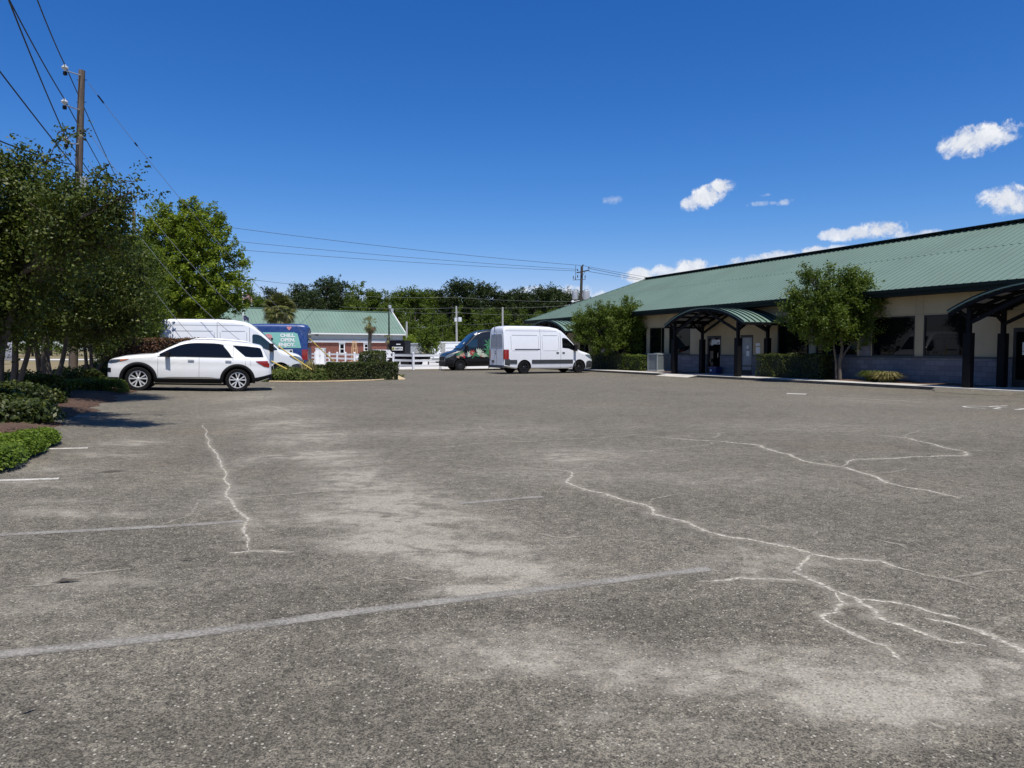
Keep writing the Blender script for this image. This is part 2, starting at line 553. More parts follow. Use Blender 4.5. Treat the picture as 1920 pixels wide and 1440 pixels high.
# --- dry grass terrain reaching the horizon
m, nt_, b, out = nodes_of('dry_grass')
q = NT(nt_)
c = q.coord()
g1 = q.mix(q.maprange(q.noise(c, .22, 5), .35, .65), (.30, .225, .12), (.225, .19, .085))
g1 = q.mix(q.maprange(q.noise(c, 14, 4), .4, .7, 0, .6), g1, (.13, .10, .05))
g1 = q.mix(q.maprange(q.noise(c, .03, 3), .52, .68), g1, (.10, .12, .035))
q.l(g1, b.inputs['Base Color'])
b.inputs['Roughness'].default_value = 1.0
M['dry_grass'] = m
xs = [-2500, -1200, -500, -220] + spaced(-150, -40, 10) + spaced(-40, 40, 2) + [40, 60, 100, 220, 500, 1200, 2500]
ys = [-600, -200, -60, -20] + spaced(-14, 60, 2) + [60, 80, 110, 160, 300, 700, 1500, 3000]
sheet('ground', xs, ys, M['dry_grass'], lambda x, y: G(x, y) - .03)

# --- asphalt
DB = []      # pale dust blobs: x, y, rx, ry, amp, angle
def blob(px, py, rx, ry, amp, ang=0.0):
    p = gp(px, py)
    DB.append((p.x, p.y, rx, ry, amp, math.cos(ang), math.sin(ang)))
for a in [(470, 745, 1.2, 2.4, .5), (505, 768, 1.0, 2.0, .6), (540, 795, .8, 1.4, .7), (580, 822, .7, 1.0, .75), (560, 856, .55, .3, .7), (620, 850, .6, .35, .9),
          (630, 866, .5, .35, .7), (665, 888, .5, .5, .75), (690, 910, .55, .4, .9), (735, 935, .75, .4, 1.0), (700, 962, .75, .35, .95), (780, 985, .7, .3, 1.0),
          (700, 1010, .35, .2, .7), (750, 1025, .45, .22, .95), (840, 1025, .5, .2, .9), (900, 1055, .5, .2, .85), (955, 1075, .45, .2, .8), (895, 1108, .28, .1, .95),
          (1000, 1020, .5, .25, .35), (1060, 1080, .4, .2, .4), (930, 1110, .4, .1, .6), (1010, 1130, .35, .1, .3), (850, 1220, .35, .14, .45), (1030, 1215, .5, .16, .5), (980, 1180, .5, .15, .45),
          (1000, 1245, .5, .16, .5), (1250, 1275, .4, .14, .5), (1120, 1330, .08, .04, .8), (1070, 1345, .12, .05, .5), (1270, 1380, .3, .1, .4), (1480, 1265, .4, .2, .45), (1530, 1240, .5, .2, .4),
          (1600, 1310, .35, .12, .7), (1700, 1340, .34, .10, .8), (1680, 1385, .25, .08, .75), (1780, 1280, .42, .12, .55), (1850, 1300, .4, .12, .55), (1900, 1330, .3, .1, .4), (1880, 1250, .32, .14, .6),
          (1820, 1240, .4, .12, .3), (1400, 1060, .5, .2, .3), (1440, 1045, .4, .15, .35), (1380, 985, .9, .3, .3), (1300, 1240, .6, .25, .3), (1060, 860, .5, .7, .3), (1000, 890, 1.0, .5, .3), (1120, 850, 1.2, .7, .35),
          (1350, 900, 1.2, .5, .3), (500, 1015, .3, .12, .35), (250, 965, .3, .12, .5), (135, 962, .35, .12, .4), (250, 830, .45, .45, .7), (195, 852, .5, .35, .5), (60, 960, .5, .2, .35), (130, 940, .4, .15, .4),
          (90, 880, .7, .3, .45), (60, 905, .5, .2, .45), (300, 1090, .5, .2, .3), (50, 1130, .4, .2, .4), (150, 1090, .3, .1, .5), (240, 1205, .18, .05, .6), (200, 1180, .4, .15, .25), (560, 1080, .6, .25, .2),
          (430, 930, .22, .6, .5), (470, 985, .2, .25, .6), (420, 880, .25, .9, .4), (800, 812, 1.5, .6, .3), (960, 800, 1.5, 1.0, .25), (1500, 800, 2.5, 1.0, .2), (1650, 750, 1.5, 1.6, .25),
          (200, 1390, 1.2, .45, -.25), (620, 1400, .8, .35, -.18), (1250, 1180, .8, .35, -.3), (560, 1130, .9, .5, -.22), (250, 1010, 1.3, .6, -.2), (1150, 1140, .8, .3, -.25), (1500, 960, 2.2, .8, -.22), (1800, 1420, .5, .2, -.3), (620, 1440, .25, .1, .4), (150, 1300, .4, .2, .15), (1420, 1080, .06, .2, .6), (1395, 1035, .08, .2, .6)]:
    blob(*a)
DBA = np.array(DB)
def dust(x, y):
    dx = x - DBA[:, 0]; dy = y - DBA[:, 1]
    e = (dx / DBA[:, 2]) ** 2 + (dy / DBA[:, 3]) ** 2
    return float(min(1.3, np.sum(DBA[:, 4] * np.exp(-e * 1.1))))

m, nt_, b, out = nodes_of('worn_asphalt')
q = NT(nt_)
c = q.coord()
big = q.noise(c, .16, 5, .6)
mid = q.noise(c, 1.1, 5, .62)
smal = q.noise(c, 9, 4, .6)
fine = q.noise(c, 60, 3, .6)
base = q.mix(q.maprange(big, .33, .67), (.122, .108, .083), (.172, .154, .119))
base = q.mix(q.maprange(mid, .35, .68, 0, .8), base, (.188, .167, .127))
base = q.mix(q.maprange(q.noise(c, .55, 4), .55, .75, 0, .5), base, (.093, .084, .068))
wash = q.maprange(q.noise(c, .3, 3), .55, .75, 0, .35)
base = q.mix(wash, base, (.19, .148, .105))
at_ = q.n('ShaderNodeAttribute', attribute_name='dust').outputs['Fac']
streak = q.n('ShaderNodeMapping'); streak.inputs['Scale'].default_value = (1.0, 2.0, 1); streak.inputs['Rotation'].default_value = (0, 0, .38)
q.l(c, streak.inputs['Vector'])
dn = q.noise(streak.outputs[0], 1.7, 6, .68, .5)
dn2 = q.noise(c, 4.5, 5, .7, .4)
vce = q.n('ShaderNodeTexVoronoi'); q.l(c, vce.inputs['Vector']); vce.inputs['Scale'].default_value = 130
vse = q.n('ShaderNodeSeparateColor'); q.l(vce.outputs['Color'], vse.inputs[0]); vb_early = vse.outputs[0]
dd = q.math('MULTIPLY', q.math('MULTIPLY', q.math('MAXIMUM', at_, 0.0), q.maprange(dn, .32, .58, .06, 1.4)), q.maprange(dn2, .32, .60, .5, 1.2))
dd = q.math('ADD', dd, q.maprange(dn, .60, .85, 0, .4))
dd = q.math('MULTIPLY', dd, q.maprange(smal, .3, .6, .55, 1.05))
dd = q.math('MULTIPLY', q.math('MINIMUM', dd, .92), q.maprange(vb_early, 0, 1, .42, 1.12))
# stones: random brightness for every chip, a few pale ones
vcol = q.n('ShaderNodeTexVoronoi'); q.l(c, vcol.inputs['Vector']); vcol.inputs['Scale'].default_value = 175
vb = q.n('ShaderNodeSeparateColor'); q.l(vcol.outputs['Color'], vb.inputs[0])
chip = q.maprange(vb.outputs[0], 0, 1, .34, 1.68)
v2 = q.n('ShaderNodeTexVoronoi'); q.l(c, v2.inputs['Vector']); v2.inputs['Scale'].default_value = 70
vb2 = q.n('ShaderNodeSeparateColor'); q.l(v2.outputs['Color'], vb2.inputs[0])
pale = q.math('MULTIPLY', q.maprange(vb2.outputs[0], .925, .935), q.maprange(v2.outputs['Distance'], .30, .42, 1, 0))
dark = q.math('MULTIPLY', q.maprange(vb2.outputs[1], .84, .9), q.maprange(v2.outputs['Distance'], .35, .5, 1, 0))
chip2 = q.n_sep(q.voro(c, 52, 'F1', 'Color')); chip3 = q.n_sep(q.voro(c, 19, 'F1', 'Color'))
chip = q.math('MULTIPLY', chip, q.math('MULTIPLY', q.maprange(chip2, 0, 1, .78, 1.22), q.maprange(chip3, 0, 1, .85, 1.15)))
chip = q.math('MULTIPLY', chip, q.maprange(q.noise(c, 4.5, 5, .7), .3, .7, .82, 1.16))
chip = q.math('MULTIPLY', chip, q.maprange(q.noise(c, 10, 6, .82), .3, .7, .80, 1.20))
chip = q.math('MULTIPLY', chip, q.maprange(at_, -.5, 0, .70, 1))
ag = q.mix(1.0, base, chip, 'MULTIPLY')
dustc = q.mix(q.maprange(fine, .3, .7), (.33, .298, .238), (.50, .455, .37))
colr = q.mix(dd, ag, dustc)
colr = q.mix(q.math('MULTIPLY', dark, q.maprange(dd, 0, .9, .7, .4)), colr, (.035, .034, .034))
colr = q.mix(q.math('MULTIPLY', pale, .8), colr, (.52, .48, .39))
q.l(colr, b.inputs['Base Color'])
b.inputs['Roughness'].default_value = .93
b.inputs['Specular IOR Level'].default_value = .25
hgt = q.math('ADD', q.math('MULTIPLY', vb.outputs[0], .6), q.math('SUBTRACT', .6, v2.outputs['Distance']))
q.l(q.bump(hgt, .45, .006), b.inputs['Normal'])
M['asphalt'] = m
xs = [-60, -40] + spaced(-28, -9, 1) + spaced(-9, 10, .11) + spaced(10, 30, 1) + [30, 45]
ys = [-14, -6] + spaced(-2, 1.5, .5) + spaced(1.5, 13, .11) + spaced(13, 30, .4) + spaced(30, 58, 1) + [58]
def lot_keep(x, y):
    wl = -(.927 * x + .375 * y)
    v = -.375 * x + .927 * y
    return wl < 5.5 and v < 49.0
sheet('parking_lot', xs, ys, M['asphalt'], G, lot_keep, dust)

# --- ribbons on the ground: cracks and painted lines
def fract(pts, amp, levels, seed):
    rr = random.Random(seed)
    p = [Vector(a) for a in pts]
    for _ in range(levels):
        o = [p[0]]
        for a, b_ in zip(p[:-1], p[1:]):
            d = b_ - a
            n = Vector((-d.y, d.x, 0))
            o += [(a + b_) / 2 + n * rr.uniform(-amp, amp), b_]
        p = o
        amp *= .85
    return p

def ribbon(name, pts, wd, m, dz, seed=0, taper=False, wvar=0.0):
    rr = random.Random(seed)
    vs, fs, us, ls = [], [], [], []
    acc = 0.0
    n = len(pts)
    for i, p in enumerate(pts):
        d = pts[min(i + 1, n - 1)] - pts[max(i - 1, 0)]
        d.z = 0
        nn = Vector((-d.y, d.x, 0)).normalized() if d.length > 1e-6 else Vector((1, 0, 0))
        if i: acc += (pts[i] - pts[i - 1]).length
        ww = wd * (1 + wvar * 2.0 * mnoise.noise(Vector((acc * 11.0, seed * 7.3, 0))))
        if taper: ww *= min(1.0, .25 + 6 * min(i, n - 1 - i) / n)
        for sg in (-1, 0, 1):
            x, y = p.x + nn.x * sg * ww / 2, p.y + nn.y * sg * ww / 2
            vs.append((x, y, G(x, y) + dz + .0003 * i / n))
            us.append((abs(sg), acc / 1.0))
    for i in range(n - 1):
        for k in (0, 1):
            fs.append((i * 3 + k, i * 3 + k + 1, i * 3 + k + 4, i * 3 + k + 3))
    me = bpy.data.meshes.new(name)
    me.from_pydata(vs, [], fs)
    a = me.attributes.new('across', 'FLOAT', 'POINT')
    a.data.foreach_set('value', [u for u, _ in us])
    me.materials.append(m)
    me.update()
    return tag(link(bpy.data.objects.new(name, me)), kind='structure')

def wornmat(name, c1, c2, lo, hi, scale, edge, minimum=0.0, s2=70):
    """paint or sand that is worn through in places"""
    m, nt_, b, out = nodes_of(name)
    q = NT(nt_)
    c = q.coord()
    ac = q.n('ShaderNodeAttribute', attribute_name='across').outputs['Fac']
    nz = q.math('ADD', q.math('MULTIPLY', q.noise(c, scale, 5, .65), .55), q.math('MULTIPLY', q.noise(c, s2, 3, .6), .45))
    v = q.math('SUBTRACT', nz, q.math('MULTIPLY', q.math('POWER', ac, 1.5), edge))
    al = q.maprange(v, lo, hi, minimum, 1)
    v2 = q.voro(c, 95, 'F1', 'Color')
    q.l(q.mix(q.n_sep(v2), c1, c2), b.inputs['Base Color'])
    b.inputs['Roughness'].default_value = .9
    b.inputs['Specular IOR Level'].default_value = .25
    q.l(al, b.inputs['Alpha'])
    return m
M['crack_sand'] = wornmat('crack_sand', (.43, .39, .315), (.70, .645, .53), .36, .56, 26, .36)
M['crack_faint'] = wornmat('crack_faint', (.31, .280, .225), (.48, .435, .35), .30, .68, 12, .34)
M['paint_worn'] = wornmat('paint_worn', (.20, .186, .160), (.35, .325, .285), .26, .50, 3.5, .12, .1)
M['paint_faint'] = wornmat('paint_faint', (.20, .178, .138), (.33, .295, .235), .42, .60, 3.5, .10, .04)
M['paint_white'] = wornmat('paint_white', (.46, .43, .37), (.70, .67, .60), .26, .46, 9, .16)

def pxline(pp): return [gp(*a) for a in pp]
K = [([(960, 880), (1067, 884), (1062, 905), (1085, 915), (1135, 926), (1175, 940), (1212, 948), (1225, 965), (1280, 977), (1320, 995), (1360, 1007), (1435, 1019), (1485, 1027), (1525, 1040), (1570, 1049), (1650, 1052), (1690, 1067), (1735, 1080)], .085, 's'),
     ([(860, 872), (910, 878), (960, 880)], .06, 'f'),
     ([(1067, 884), (1100, 877), (1118, 868)], .06, 'f'),
     ([(1525, 1040), (1510, 1052), (1490, 1072), (1525, 1090), (1565, 1110), (1610, 1125), (1640, 1145), (1660, 1165), (1700, 1177), (1740, 1192), (1790, 1207), (1850, 1212)], .085, 's'),
     ([(1310, 1091), (1385, 1084), (1440, 1087), (1505, 1089)], .06, 's'),
     ([(1610, 1125), (1685, 1132), (1760, 1152), (1800, 1162)], .055, 's'),
     ([(1735, 1160), (1810, 1177), (1855, 1192), (1920, 1222), (1990, 1255)], .095, 's'),
     ([(1565, 1110), (1582, 1132), (1570, 1147), (1542, 1155), (1555, 1170), (1590, 1185), (1625, 1202), (1660, 1212), (1680, 1230), (1700, 1247)], .06, 's'),
     ([(700, 850), (850, 838), (960, 829), (1025, 825), (1125, 822), (1195, 814), (1260, 820), (1340, 821), (1345, 812), (1435, 807), (1510, 810), (1600, 806)], .10, 'f'),
     ([(1195, 818), (1345, 827), (1425, 835), (1445, 844), (1500, 862), (1580, 876), (1615, 887), (1660, 905), (1740, 920), (1800, 935)], .10, 's'),
     ([(1580, 874), (1600, 862), (1685, 859), (1805, 855), (1810, 847), (1745, 832), (1705, 822), (1640, 815)], .085, 's'),
     ([(1810, 847), (1845, 845), (1920, 850)], .08, 'f'),
     ([(380, 797), (395, 840), (415, 875), (425, 890), (430, 915), (440, 950), (465, 975), (457, 1000), (467, 1032)], .075, 's'),
     ([(365, 940), (450, 936), (490, 932), (560, 926), (625, 922)], .08, 'f'),
     ([(430, 1038), (470, 1034), (550, 1036)], .06, 's'),
     ([(0, 1107), (90, 1097), (125, 1090), (135, 1076), (250, 1066)], .07, 'f'),
     ([(1640, 1012), (1690, 1022), (1700, 1030)], .06, 'f'), ([(1790, 1085), (1840, 1075), (1920, 1070)], .06, 'f'),
     ([(900, 795), (930, 812), (985, 826)], .09, 'f'), ([(1385, 1025), (1398, 1048), (1395, 1062)], .09, 'f'),
     ([(1580, 874), (1545, 862), (1500, 862)], .07, 'f'), ([(1620, 890), (1700, 880), (1800, 888)], .07, 'f'), ([(1735, 1080), (1800, 1092), (1850, 1110)], .06, 'f'), ([(1345, 827), (1300, 838), (1240, 842), (1180, 852)], .08, 'f'), ([(1215, 950), (1230, 935), (1300, 925)], .06, 'f'), ([(1000, 1000), (1060, 1010), (1120, 1006)], .05, 'f'), ([(1510, 810), (1560, 800), (1650, 796)], .1, 'f'), ([(1700, 822), (1720, 808), (1800, 800)], .1, 'f'), ([(700, 1090), (760, 1084), (800, 1090)], .05, 'f'), ([(1855, 1192), (1880, 1160), (1925, 1150)], .06, 'f'), ([(300, 985), (350, 970), (365, 940)], .06, 'f'),
     ([(1400, 1240), (1400, 1250)], .05, 'f'), ([(1740, 1355), (1775, 1368)], .05, 'f')]
for i, (pp, wd, kk) in enumerate(K):
    ribbon('pavement_crack', fract(pxline(pp), .05 if i == 12 else .12, 5, i), wd * .95, M['crack_sand' if kk == 's' else 'crack_faint'], .0034 + .00005 * i, i, True, .45)
    if kk == 's' or i == 12:
        ribbon('pavement_crack', fract(pxline(pp), .05 if i == 12 else .12, 2, i), wd * 3.0, M['crack_faint'], .0010 + .00005 * i, i + 9, True, .6)

def pline(a, b_, wd, m, i):
    p, q_ = gp(*a), gp(*b_)
    n = max(2, int((p - q_).length / .3))
    ribbon('painted_line', [p.lerp(q_, t / n) for t in range(n + 1)], wd, M[m], .0022, i)
pline((-60, 1234), (640, 1151), .105, 'paint_worn', 1)
pline((640, 1151), (1120, 1092), .10, 'paint_worn', 1)
pline((1120, 1092), (1331, 1066.5), .10, 'paint_worn', 2)
pline((-40, 1005), (455, 977), .105, 'paint_worn', 3)
pline((860, 944), (1017, 931), .10, 'paint_worn', 4)
pline((-30, 902), (110, 897.5), .11, 'paint_white', 5)
pline((110, 897.5), (425, 886), .10, 'paint_faint', 6)
pline((79, 842), (165, 840), .12, 'paint_white', 7)
pline((165, 840), (400, 833), .10, 'paint_faint', 8)
pline((129, 781), (170, 780), .13, 'paint_white', 9)
pline((170, 780), (330, 777), .1, 'paint_faint', 10)
pline((152, 763), (175, 762), .13, 'paint_white', 11)
pline((495, 857), (690, 850), .11, 'paint_faint', 12)
pline((660, 876), (850, 862), .11, 'paint_faint', 13)
pline((850, 838), (1000, 828), .11, 'paint_faint', 13)
pline((1400, 733.5), (1436, 731), .12, 'paint_faint', 14)
pline((1440, 728), (1480, 726), .12, 'paint_faint', 14)
pline((1904, 768), (1960, 763), .14, 'paint_white', 15)
pline((1740, 748), (1905, 741), .12, 'paint_faint', 16)
pline((1650, 755), (1760, 750), .12, 'paint_faint', 16)
pline((1560, 742), (1750, 752), .5, 'paint_faint', 17)
pline((1600, 748), (1730, 757), .4, 'paint_faint', 18)
pline((1475, 738), (1512, 739), .45, 'paint_white', 18)
pline((500, 727), (515, 726.6), .12, 'paint_white', 19)

# faded wheelchair symbol painted on the asphalt
def wheelchair(px, py, s, ang):
    c0 = gp(px, py)
    e1 = Vector((math.cos(ang), math.sin(ang), 0)); e2 = Vector((-e1.y, e1.x, 0))
    def P(a, b_): return c0 + e1 * a * s + e2 * b_ * s
    ribbon('painted_symbol', [P(.35 * math.cos(t), .35 * math.sin(t) - .25) for t in [R(a) for a in range(80, 330, 12)]], .09, M['paint_white'], .0034, 3)
    ribbon('painted_symbol', [P(-.05, .55), P(-.02, .1), P(.28, .08), P(.45, -.45), P(.6, -.42)], .10, M['paint_white'], .0038, 4)
    ribbon('painted_symbol', [P(-.02, .35), P(.3, .33)], .08, M['paint_white'], .0042, 5)
    ribbon('painted_symbol', [P(-.13, .78), P(.03, .78)], .16, M['paint_white'], .0034, 6)
wheelchair(1850, 763, 1.0, R(-65))

# --- mulch bed on the left with a wandering edge
m, nt_, b, out = nodes_of('mulch')
q = NT(nt_)
c = q.coord()
r_ = q.voro(c, 26, 'F1', 'Color')
base = q.mix(q.n_sep(r_), (.04, .021, .014), (.15, .082, .052))
base = q.mix(q.maprange(q.noise(c, 1.2, 4), .45, .65, 0, .6), base, (.13, .085, .055))
q.l(base, b.inputs['Base Color'])
b.inputs['Roughness'].default_value = 1
q.l(q.bump(q.voro(c, 26), .8, .04), b.inputs['Normal'])
M['mulch'] = m
def bed_sheet(name, edge, w1, v0, v1, m, h=.10):
    vs, fs = [], []
    V = spaced(v0, v1, .3) + [v1]
    W = [0, .06, .18, .45, 1.0, 1.8, 2.6]
    for v in V:
        w0 = edge(v)
        for a in W:
            w_ = w0 + a if a < 2.5 else w1
            x, y = wv(w_, v)
            vs.append((x, y, G(x, y) + (h * min(1, a / .5) if a > 0 else -.012) + .012 * math.sin(x * 5 + y * 3)))
    n = len(W)
    for j in range(len(V) - 1):
        for i in range(n - 1):
            fs.append((j * n + i, (j + 1) * n + i, (j + 1) * n + i + 1, j * n + i + 1))
    me = bpy.data.meshes.new(name)
    me.from_pydata(vs, [], fs)
    me.materials.append(m)
    me.polygons.foreach_set('use_smooth', [True] * len(fs))
    return tag(link(bpy.data.objects.new(name, me)), kind='structure')
bed_sheet('mulch_bed', lambda v: 2.75 + .12 * math.sin(v * 1.7) + .10 * math.sin(v * 4.1 + 1) + (.25 if v < 9 else 0), 6.0, 3, 31, M['mulch'])

# --- island bed, strip of grass, yard and distant road
def flat_poly(name, pts, m, dz, kind='structure', sub=1.0):
    vs = [(x, y, G(x, y) + dz) for x, y in pts]
    me = bpy.data.meshes.new(name)
    me.from_pydata(vs, [], [tuple(range(len(vs)))])
    me.materials.append(m)
    return tag(link(bpy.data.objects.new(name, me)), kind=kind)
isl = [gp(505, 716.5), gp(560, 717), gp(640, 716), gp(700, 714), gp(738, 711), gp(752, 707), gp(745, 702), gp(700, 697), gp(600, 693), gp(505, 697)]
flat_poly('island_bed', [(p.x, p.y) for p in isl][::1], M['mulch'], .04)
k1 = MB()
k1.tube([(p.x, p.y, G(p.x, p.y) + .02) for p in isl[:7]], .045, 6)
tag(k1.build('island_edging', M['sand']), kind='structure')
flat_poly('grass_strip', [wv(0, 48.4), wv(0, 50.4), wv(-60, 50.4), wv(-60, 48.4)], M['dry_grass'], .015)
flat_poly('gravel_yard', [wv(0, 50.4), wv(0, 112), wv(-60, 112), wv(-60, 50.4)], M['gravel_yard'], .005)
flat_poly('side_road', [(-300, 84), (-48, 84), (-52, 136), (-300, 136)], M['gravel_yard'], .02)
# ------------------------------------------------------------------ the office building on the right
BANG = R(24.75)
BC = Vector((1.126, 59.7, 0))
BRZ = -(math.pi / 2 - BANG)
BU = Vector((math.sin(BANG), -math.cos(BANG), 0))     # along the front, towards the camera
BN = Vector((math.cos(BANG), math.sin(BANG), 0))      # into the building
HE, HR, DR = 3.84, 6.99, 7.20
TW, TK = .77, -2.07
def bpt(s, t, z=0): return BC + BU * s + BN * t + Vector((0, 0, z))
def s_of(px, t, z=1.4):
    """distance along the front at which pixel column px meets the plane t"""
    lo, hi = -8.0, 57.0
    for _ in range(60):
        m_ = (lo + hi) / 2
        P = bpt(m_, t, z)
        fw = P.y * CT - (P.z - H) * ST
        if 960 + F * P.x / fw < px: lo = m_
        else: hi = m_
    return (lo + hi) / 2
SMAX, DEEP = 56.0, 14.4

bld = thing('office_building', 'long single storey office building with green metal hip roof and tan walls', 'building', BC, BRZ)
def bw(mb, name, m, smooth=None, parent=None):
    return mb.build(name, m, parent or bld, None, smooth)

WIN = []   # (s0, s1)
for a, b_ in ((1087, 1101), (1117, 1145), (1151, 1180), (1186, 1212), (1218, 1245.5), (1254, 1294), (1457.5, 1517), (1529, 1607), (1634.5, 1714.5), (1730.5, 1815)):
    WIN.append((s_of(a, TW), s_of(b_, TW)))
WIN += [(46.2, 48.4), (49.0, 51.2)]
DOORS = [(s_of(1326, TW), s_of(1352, TW), 'a'), (s_of(1388, TW), s_of(1412, TW), 'b'), (s_of(1899, TW), s_of(1899, TW) + 1.0, 'a'), (s_of(1055, TW), s_of(1066, TW), 'a')]
ZS, ZT, ZD = 1.16, 2.80, 2.20
# walls: rectangles between the openings
def wall_rects(ops, s0, s1, z0, z1):
    """ops: list of (a, b, zlo, zhi)"""
    cuts = sorted({s0, s1} | {o[0] for o in ops} | {o[1] for o in ops})
    cuts = [c for c in cuts if s0 <= c <= s1]
    res = []
    for a, b_ in zip(cuts[:-1], cuts[1:]):
        mid_ = (a + b_) / 2
        col = [(max(o[2], z0), min(o[3], z1)) for o in ops if o[0] < mid_ < o[1] and o[3] > z0 and o[2] < z1]
        z = z0
        for lo, hi in sorted(col):
            if lo > z: res.append((a, b_, z, lo))
            z = max(z, hi)
        if z < z1: res.append((a, b_, z, z1))
    return res
ops = [(a, b_, ZS, ZT) for a, b_ in WIN] + [(a, b_, .1, ZD) for a, b_, k in DOORS]
wl = MB()
for a, b_, z0, z1 in wall_rects(ops, .8, SMAX, 1.15, 3.60):
    wl.b2(a, b_, TW, TW + .22, z0, z1)
wl.b2(.8, .8 + .22, TW + .22, DEEP - .8, 1.15, 3.6)
wl.b2(.8, SMAX, DEEP - .8, DEEP - .6, 0, 3.6)
wall = bw(wl, 'wall', M['stucco'])
bl = MB()
for a, b_, z0, z1 in wall_rects(ops, .8, SMAX, 0.0, 1.147):
    bl.b2(a, b_, TW - .05, TW + .2, z0, z1)
bl.b2(.75, .97, TW + .2, DEEP - .8, 0, 1.147)
for a, b_, k in DOORS: bl.b2(a, b_, TW - .04, TW + .19, 0, .098)
p0, p1 = s_of(1613, TW), s_of(1632.5, TW)
bl.b2(p0, p1, TW - .05, TW - .004, 1.15, 2.85)
bw(bl, 'block_base', M['block'])
sl = MB()
segs = sorted([(a, b_) for a, b_, k in DOORS])
edges = [.75] + [e for s_ in segs for e in s_] + [SMAX]
for a, b_ in zip(edges[0::2], edges[1::2]):
    sl.b2(a, b_, TW - .085, TW - .001, 1.085, 1.158)
bw(sl, 'water_table', M['ac_dark'])
jt = MB()
for a, b_ in WIN:
    for s_ in (a - .02, b_ + .02): jt.b2(s_ - .008, s_ + .008, TW - .004, TW + .01, ZT + .02, 3.58)
for s_ in (s_of(1240, TW), s_of(1457, TW), s_of(1318, TW)): jt.b2(s_ - .01, s_ + .01, TW - .005, TW + .01, 1.17, 3.58)
jt.b2(1, SMAX - 1, TW - .006, TW + .01, ZT + .03, ZT + .05)
bw(jt, 'wall_joints', M['stucco_joint'])
for a, b_ in WIN:
    f = MB()
    t0, t1 = TW + .015, TW + .10
    f.b2(a, a + .06, t0, t1, ZS, ZT); f.b2(b_ - .06, b_, t0, t1, ZS, ZT)
    f.b2(a + .06, b_ - .06, t0, t1, ZS, ZS + .06); f.b2(a + .06, b_ - .06, t0, t1, ZT - .06, ZT)
    fo = bw(f, 'window', M['frame_dark'])
    g = MB(); g.b2(a + .06, b_ - .06, TW + .05, TW + .07, ZS + .06, ZT - .06)
    bw(g, 'pane', M['window_glass'], parent=fo)
for a, b_, k in DOORS:
    f = MB()
    t0, t1 = TW + .0, TW + .10
    f.b2(a, a + .10, t0, t1, .1, ZD); f.b2(b_ - .10, b_, t0, t1, .1, ZD)
    f.b2(a + .10, b_ - .10, t0, t1, .1, .36); f.b2(a + .10, b_ - .10, t0, t1, ZD - .14, ZD)
    if k == 'b': f.b2(a + .10, b_ - .10, t0, t1, .55, .60)
    fo = bw(f, 'door', M['frame_dark'])
    g = MB(); g.b2(a + .10, b_ - .10, TW + .04, TW + .06, .36, ZD - .14)
    bw(g, 'door_pane', M['frosted_glass' if k == 'b' else 'window_glass'], parent=fo)
    hb = MB(); hx = a + .16 if k == 'b' else b_ - .17
    hb.tube([(hx, TW - .01, .95), (hx, TW - .07, .98), (hx, TW - .07, 1.25), (hx, TW - .01, 1.28)], .014, 6)
    bw(hb, 'door_handle', M['chrome'], parent=fo)
# door notices
def notice(s0, s1, z0, z1, parent_label):
    nb = MB(); nb.b2(s0, s1, TW + .030, TW + .036, z0, z1)
    return bw(nb, 'door_notice', M['paper'])
a, b_, k = DOORS[0]
nb = MB()
nb.b2(a + .34, b_ - .12, TW + .028, TW + .036, 1.72, 1.98)
nb.b2(a + .30, a + .44, TW + .029, TW + .036, 1.66, 1.80)
bw(nb, 'door_notice', M['paper'])
nb = MB(); nb.b2(b_ - .30, b_ - .20, TW + .020, TW + .027, 1.78, 1.84); nb.b2(b_ - .34, b_ - .28, TW + .020, TW + .027, 1.74, 1.79)
bw(nb, 'notice_print', M['logo_black'])
a, b_, k = DOORS[1]
nb = MB()
nb.b2(a + .42, b_ - .30, TW + .028, TW + .036, 1.08, 1.36)
nb.lathe([(0, -.004), (.09, -.004), (.09, .004), (0, .004)], 12, 'Y', (a + .5, TW + .03, 1.56))
bw(nb, 'door_notice', M['paper'])
nb = MB(); x0 = s_of(1421, TW)
nb.b2(x0 - .15, x0 + .15, TW - .012, TW - .002, 1.62, 1.76); nb.b2(x0 - .13, x0 + .16, TW - .012, TW - .002, 1.22, 1.56)
bw(nb, 'wall_notice', M['paper'])
a, b_, k = DOORS[2]
nb = MB(); nb.b2(a + .30, b_ - .2, TW + .028, TW + .036, 1.38, 1.68); nb.b2(a + .30, b_ - .22, TW + .028, TW + .036, 1.24, 1.36)
bw(nb, 'door_notice', M['paper'])
nb = MB(); nb.b2(a + .36, b_ - .36, TW + .020, TW + .027, 1.44, 1.50); nb.b2(a + .44, b_ - .24, TW + .020, TW + .027, 1.52, 1.56)
bw(nb, 'notice_print', M['logo_black'])

# roof: hip at the far end
rf = MB()
zE = HE
def rp(s, t, z): return (s, t, z)
A0, A1 = (0, 0, zE), (SMAX, 0, zE)
B0, B1 = (0, DEEP, zE), (SMAX, DEEP, zE)
R0, R1 = (DR, DR, HR), (SMAX, DR, HR)
rf.add([A0, A1, R1, R0], [(0, 1, 2, 3)])
rf.add([B0, B1, R1, R0], [(3, 2, 1, 0)])
rf.add([A0, B0, R0], [(0, 2, 1)])
rf.add([A1, B1, R1], [(0, 1, 2)])
rf.add([(0, 0, zE - .03), (SMAX, 0, zE - .03), (SMAX, DEEP, zE - .03), (0, DEEP, zE - .03)], [(0, 3, 2, 1)])
rise = (HR - HE) / DR
x = .3
while x < SMAX:
    tt = min(x, DR)
    p = Vector((x, .0, zE + .014)); e = Vector((x, tt - .02, zE + rise * (tt - .02) + .014))
    rf.bar(p, e, .045, .045)
    x += .305
y = .3
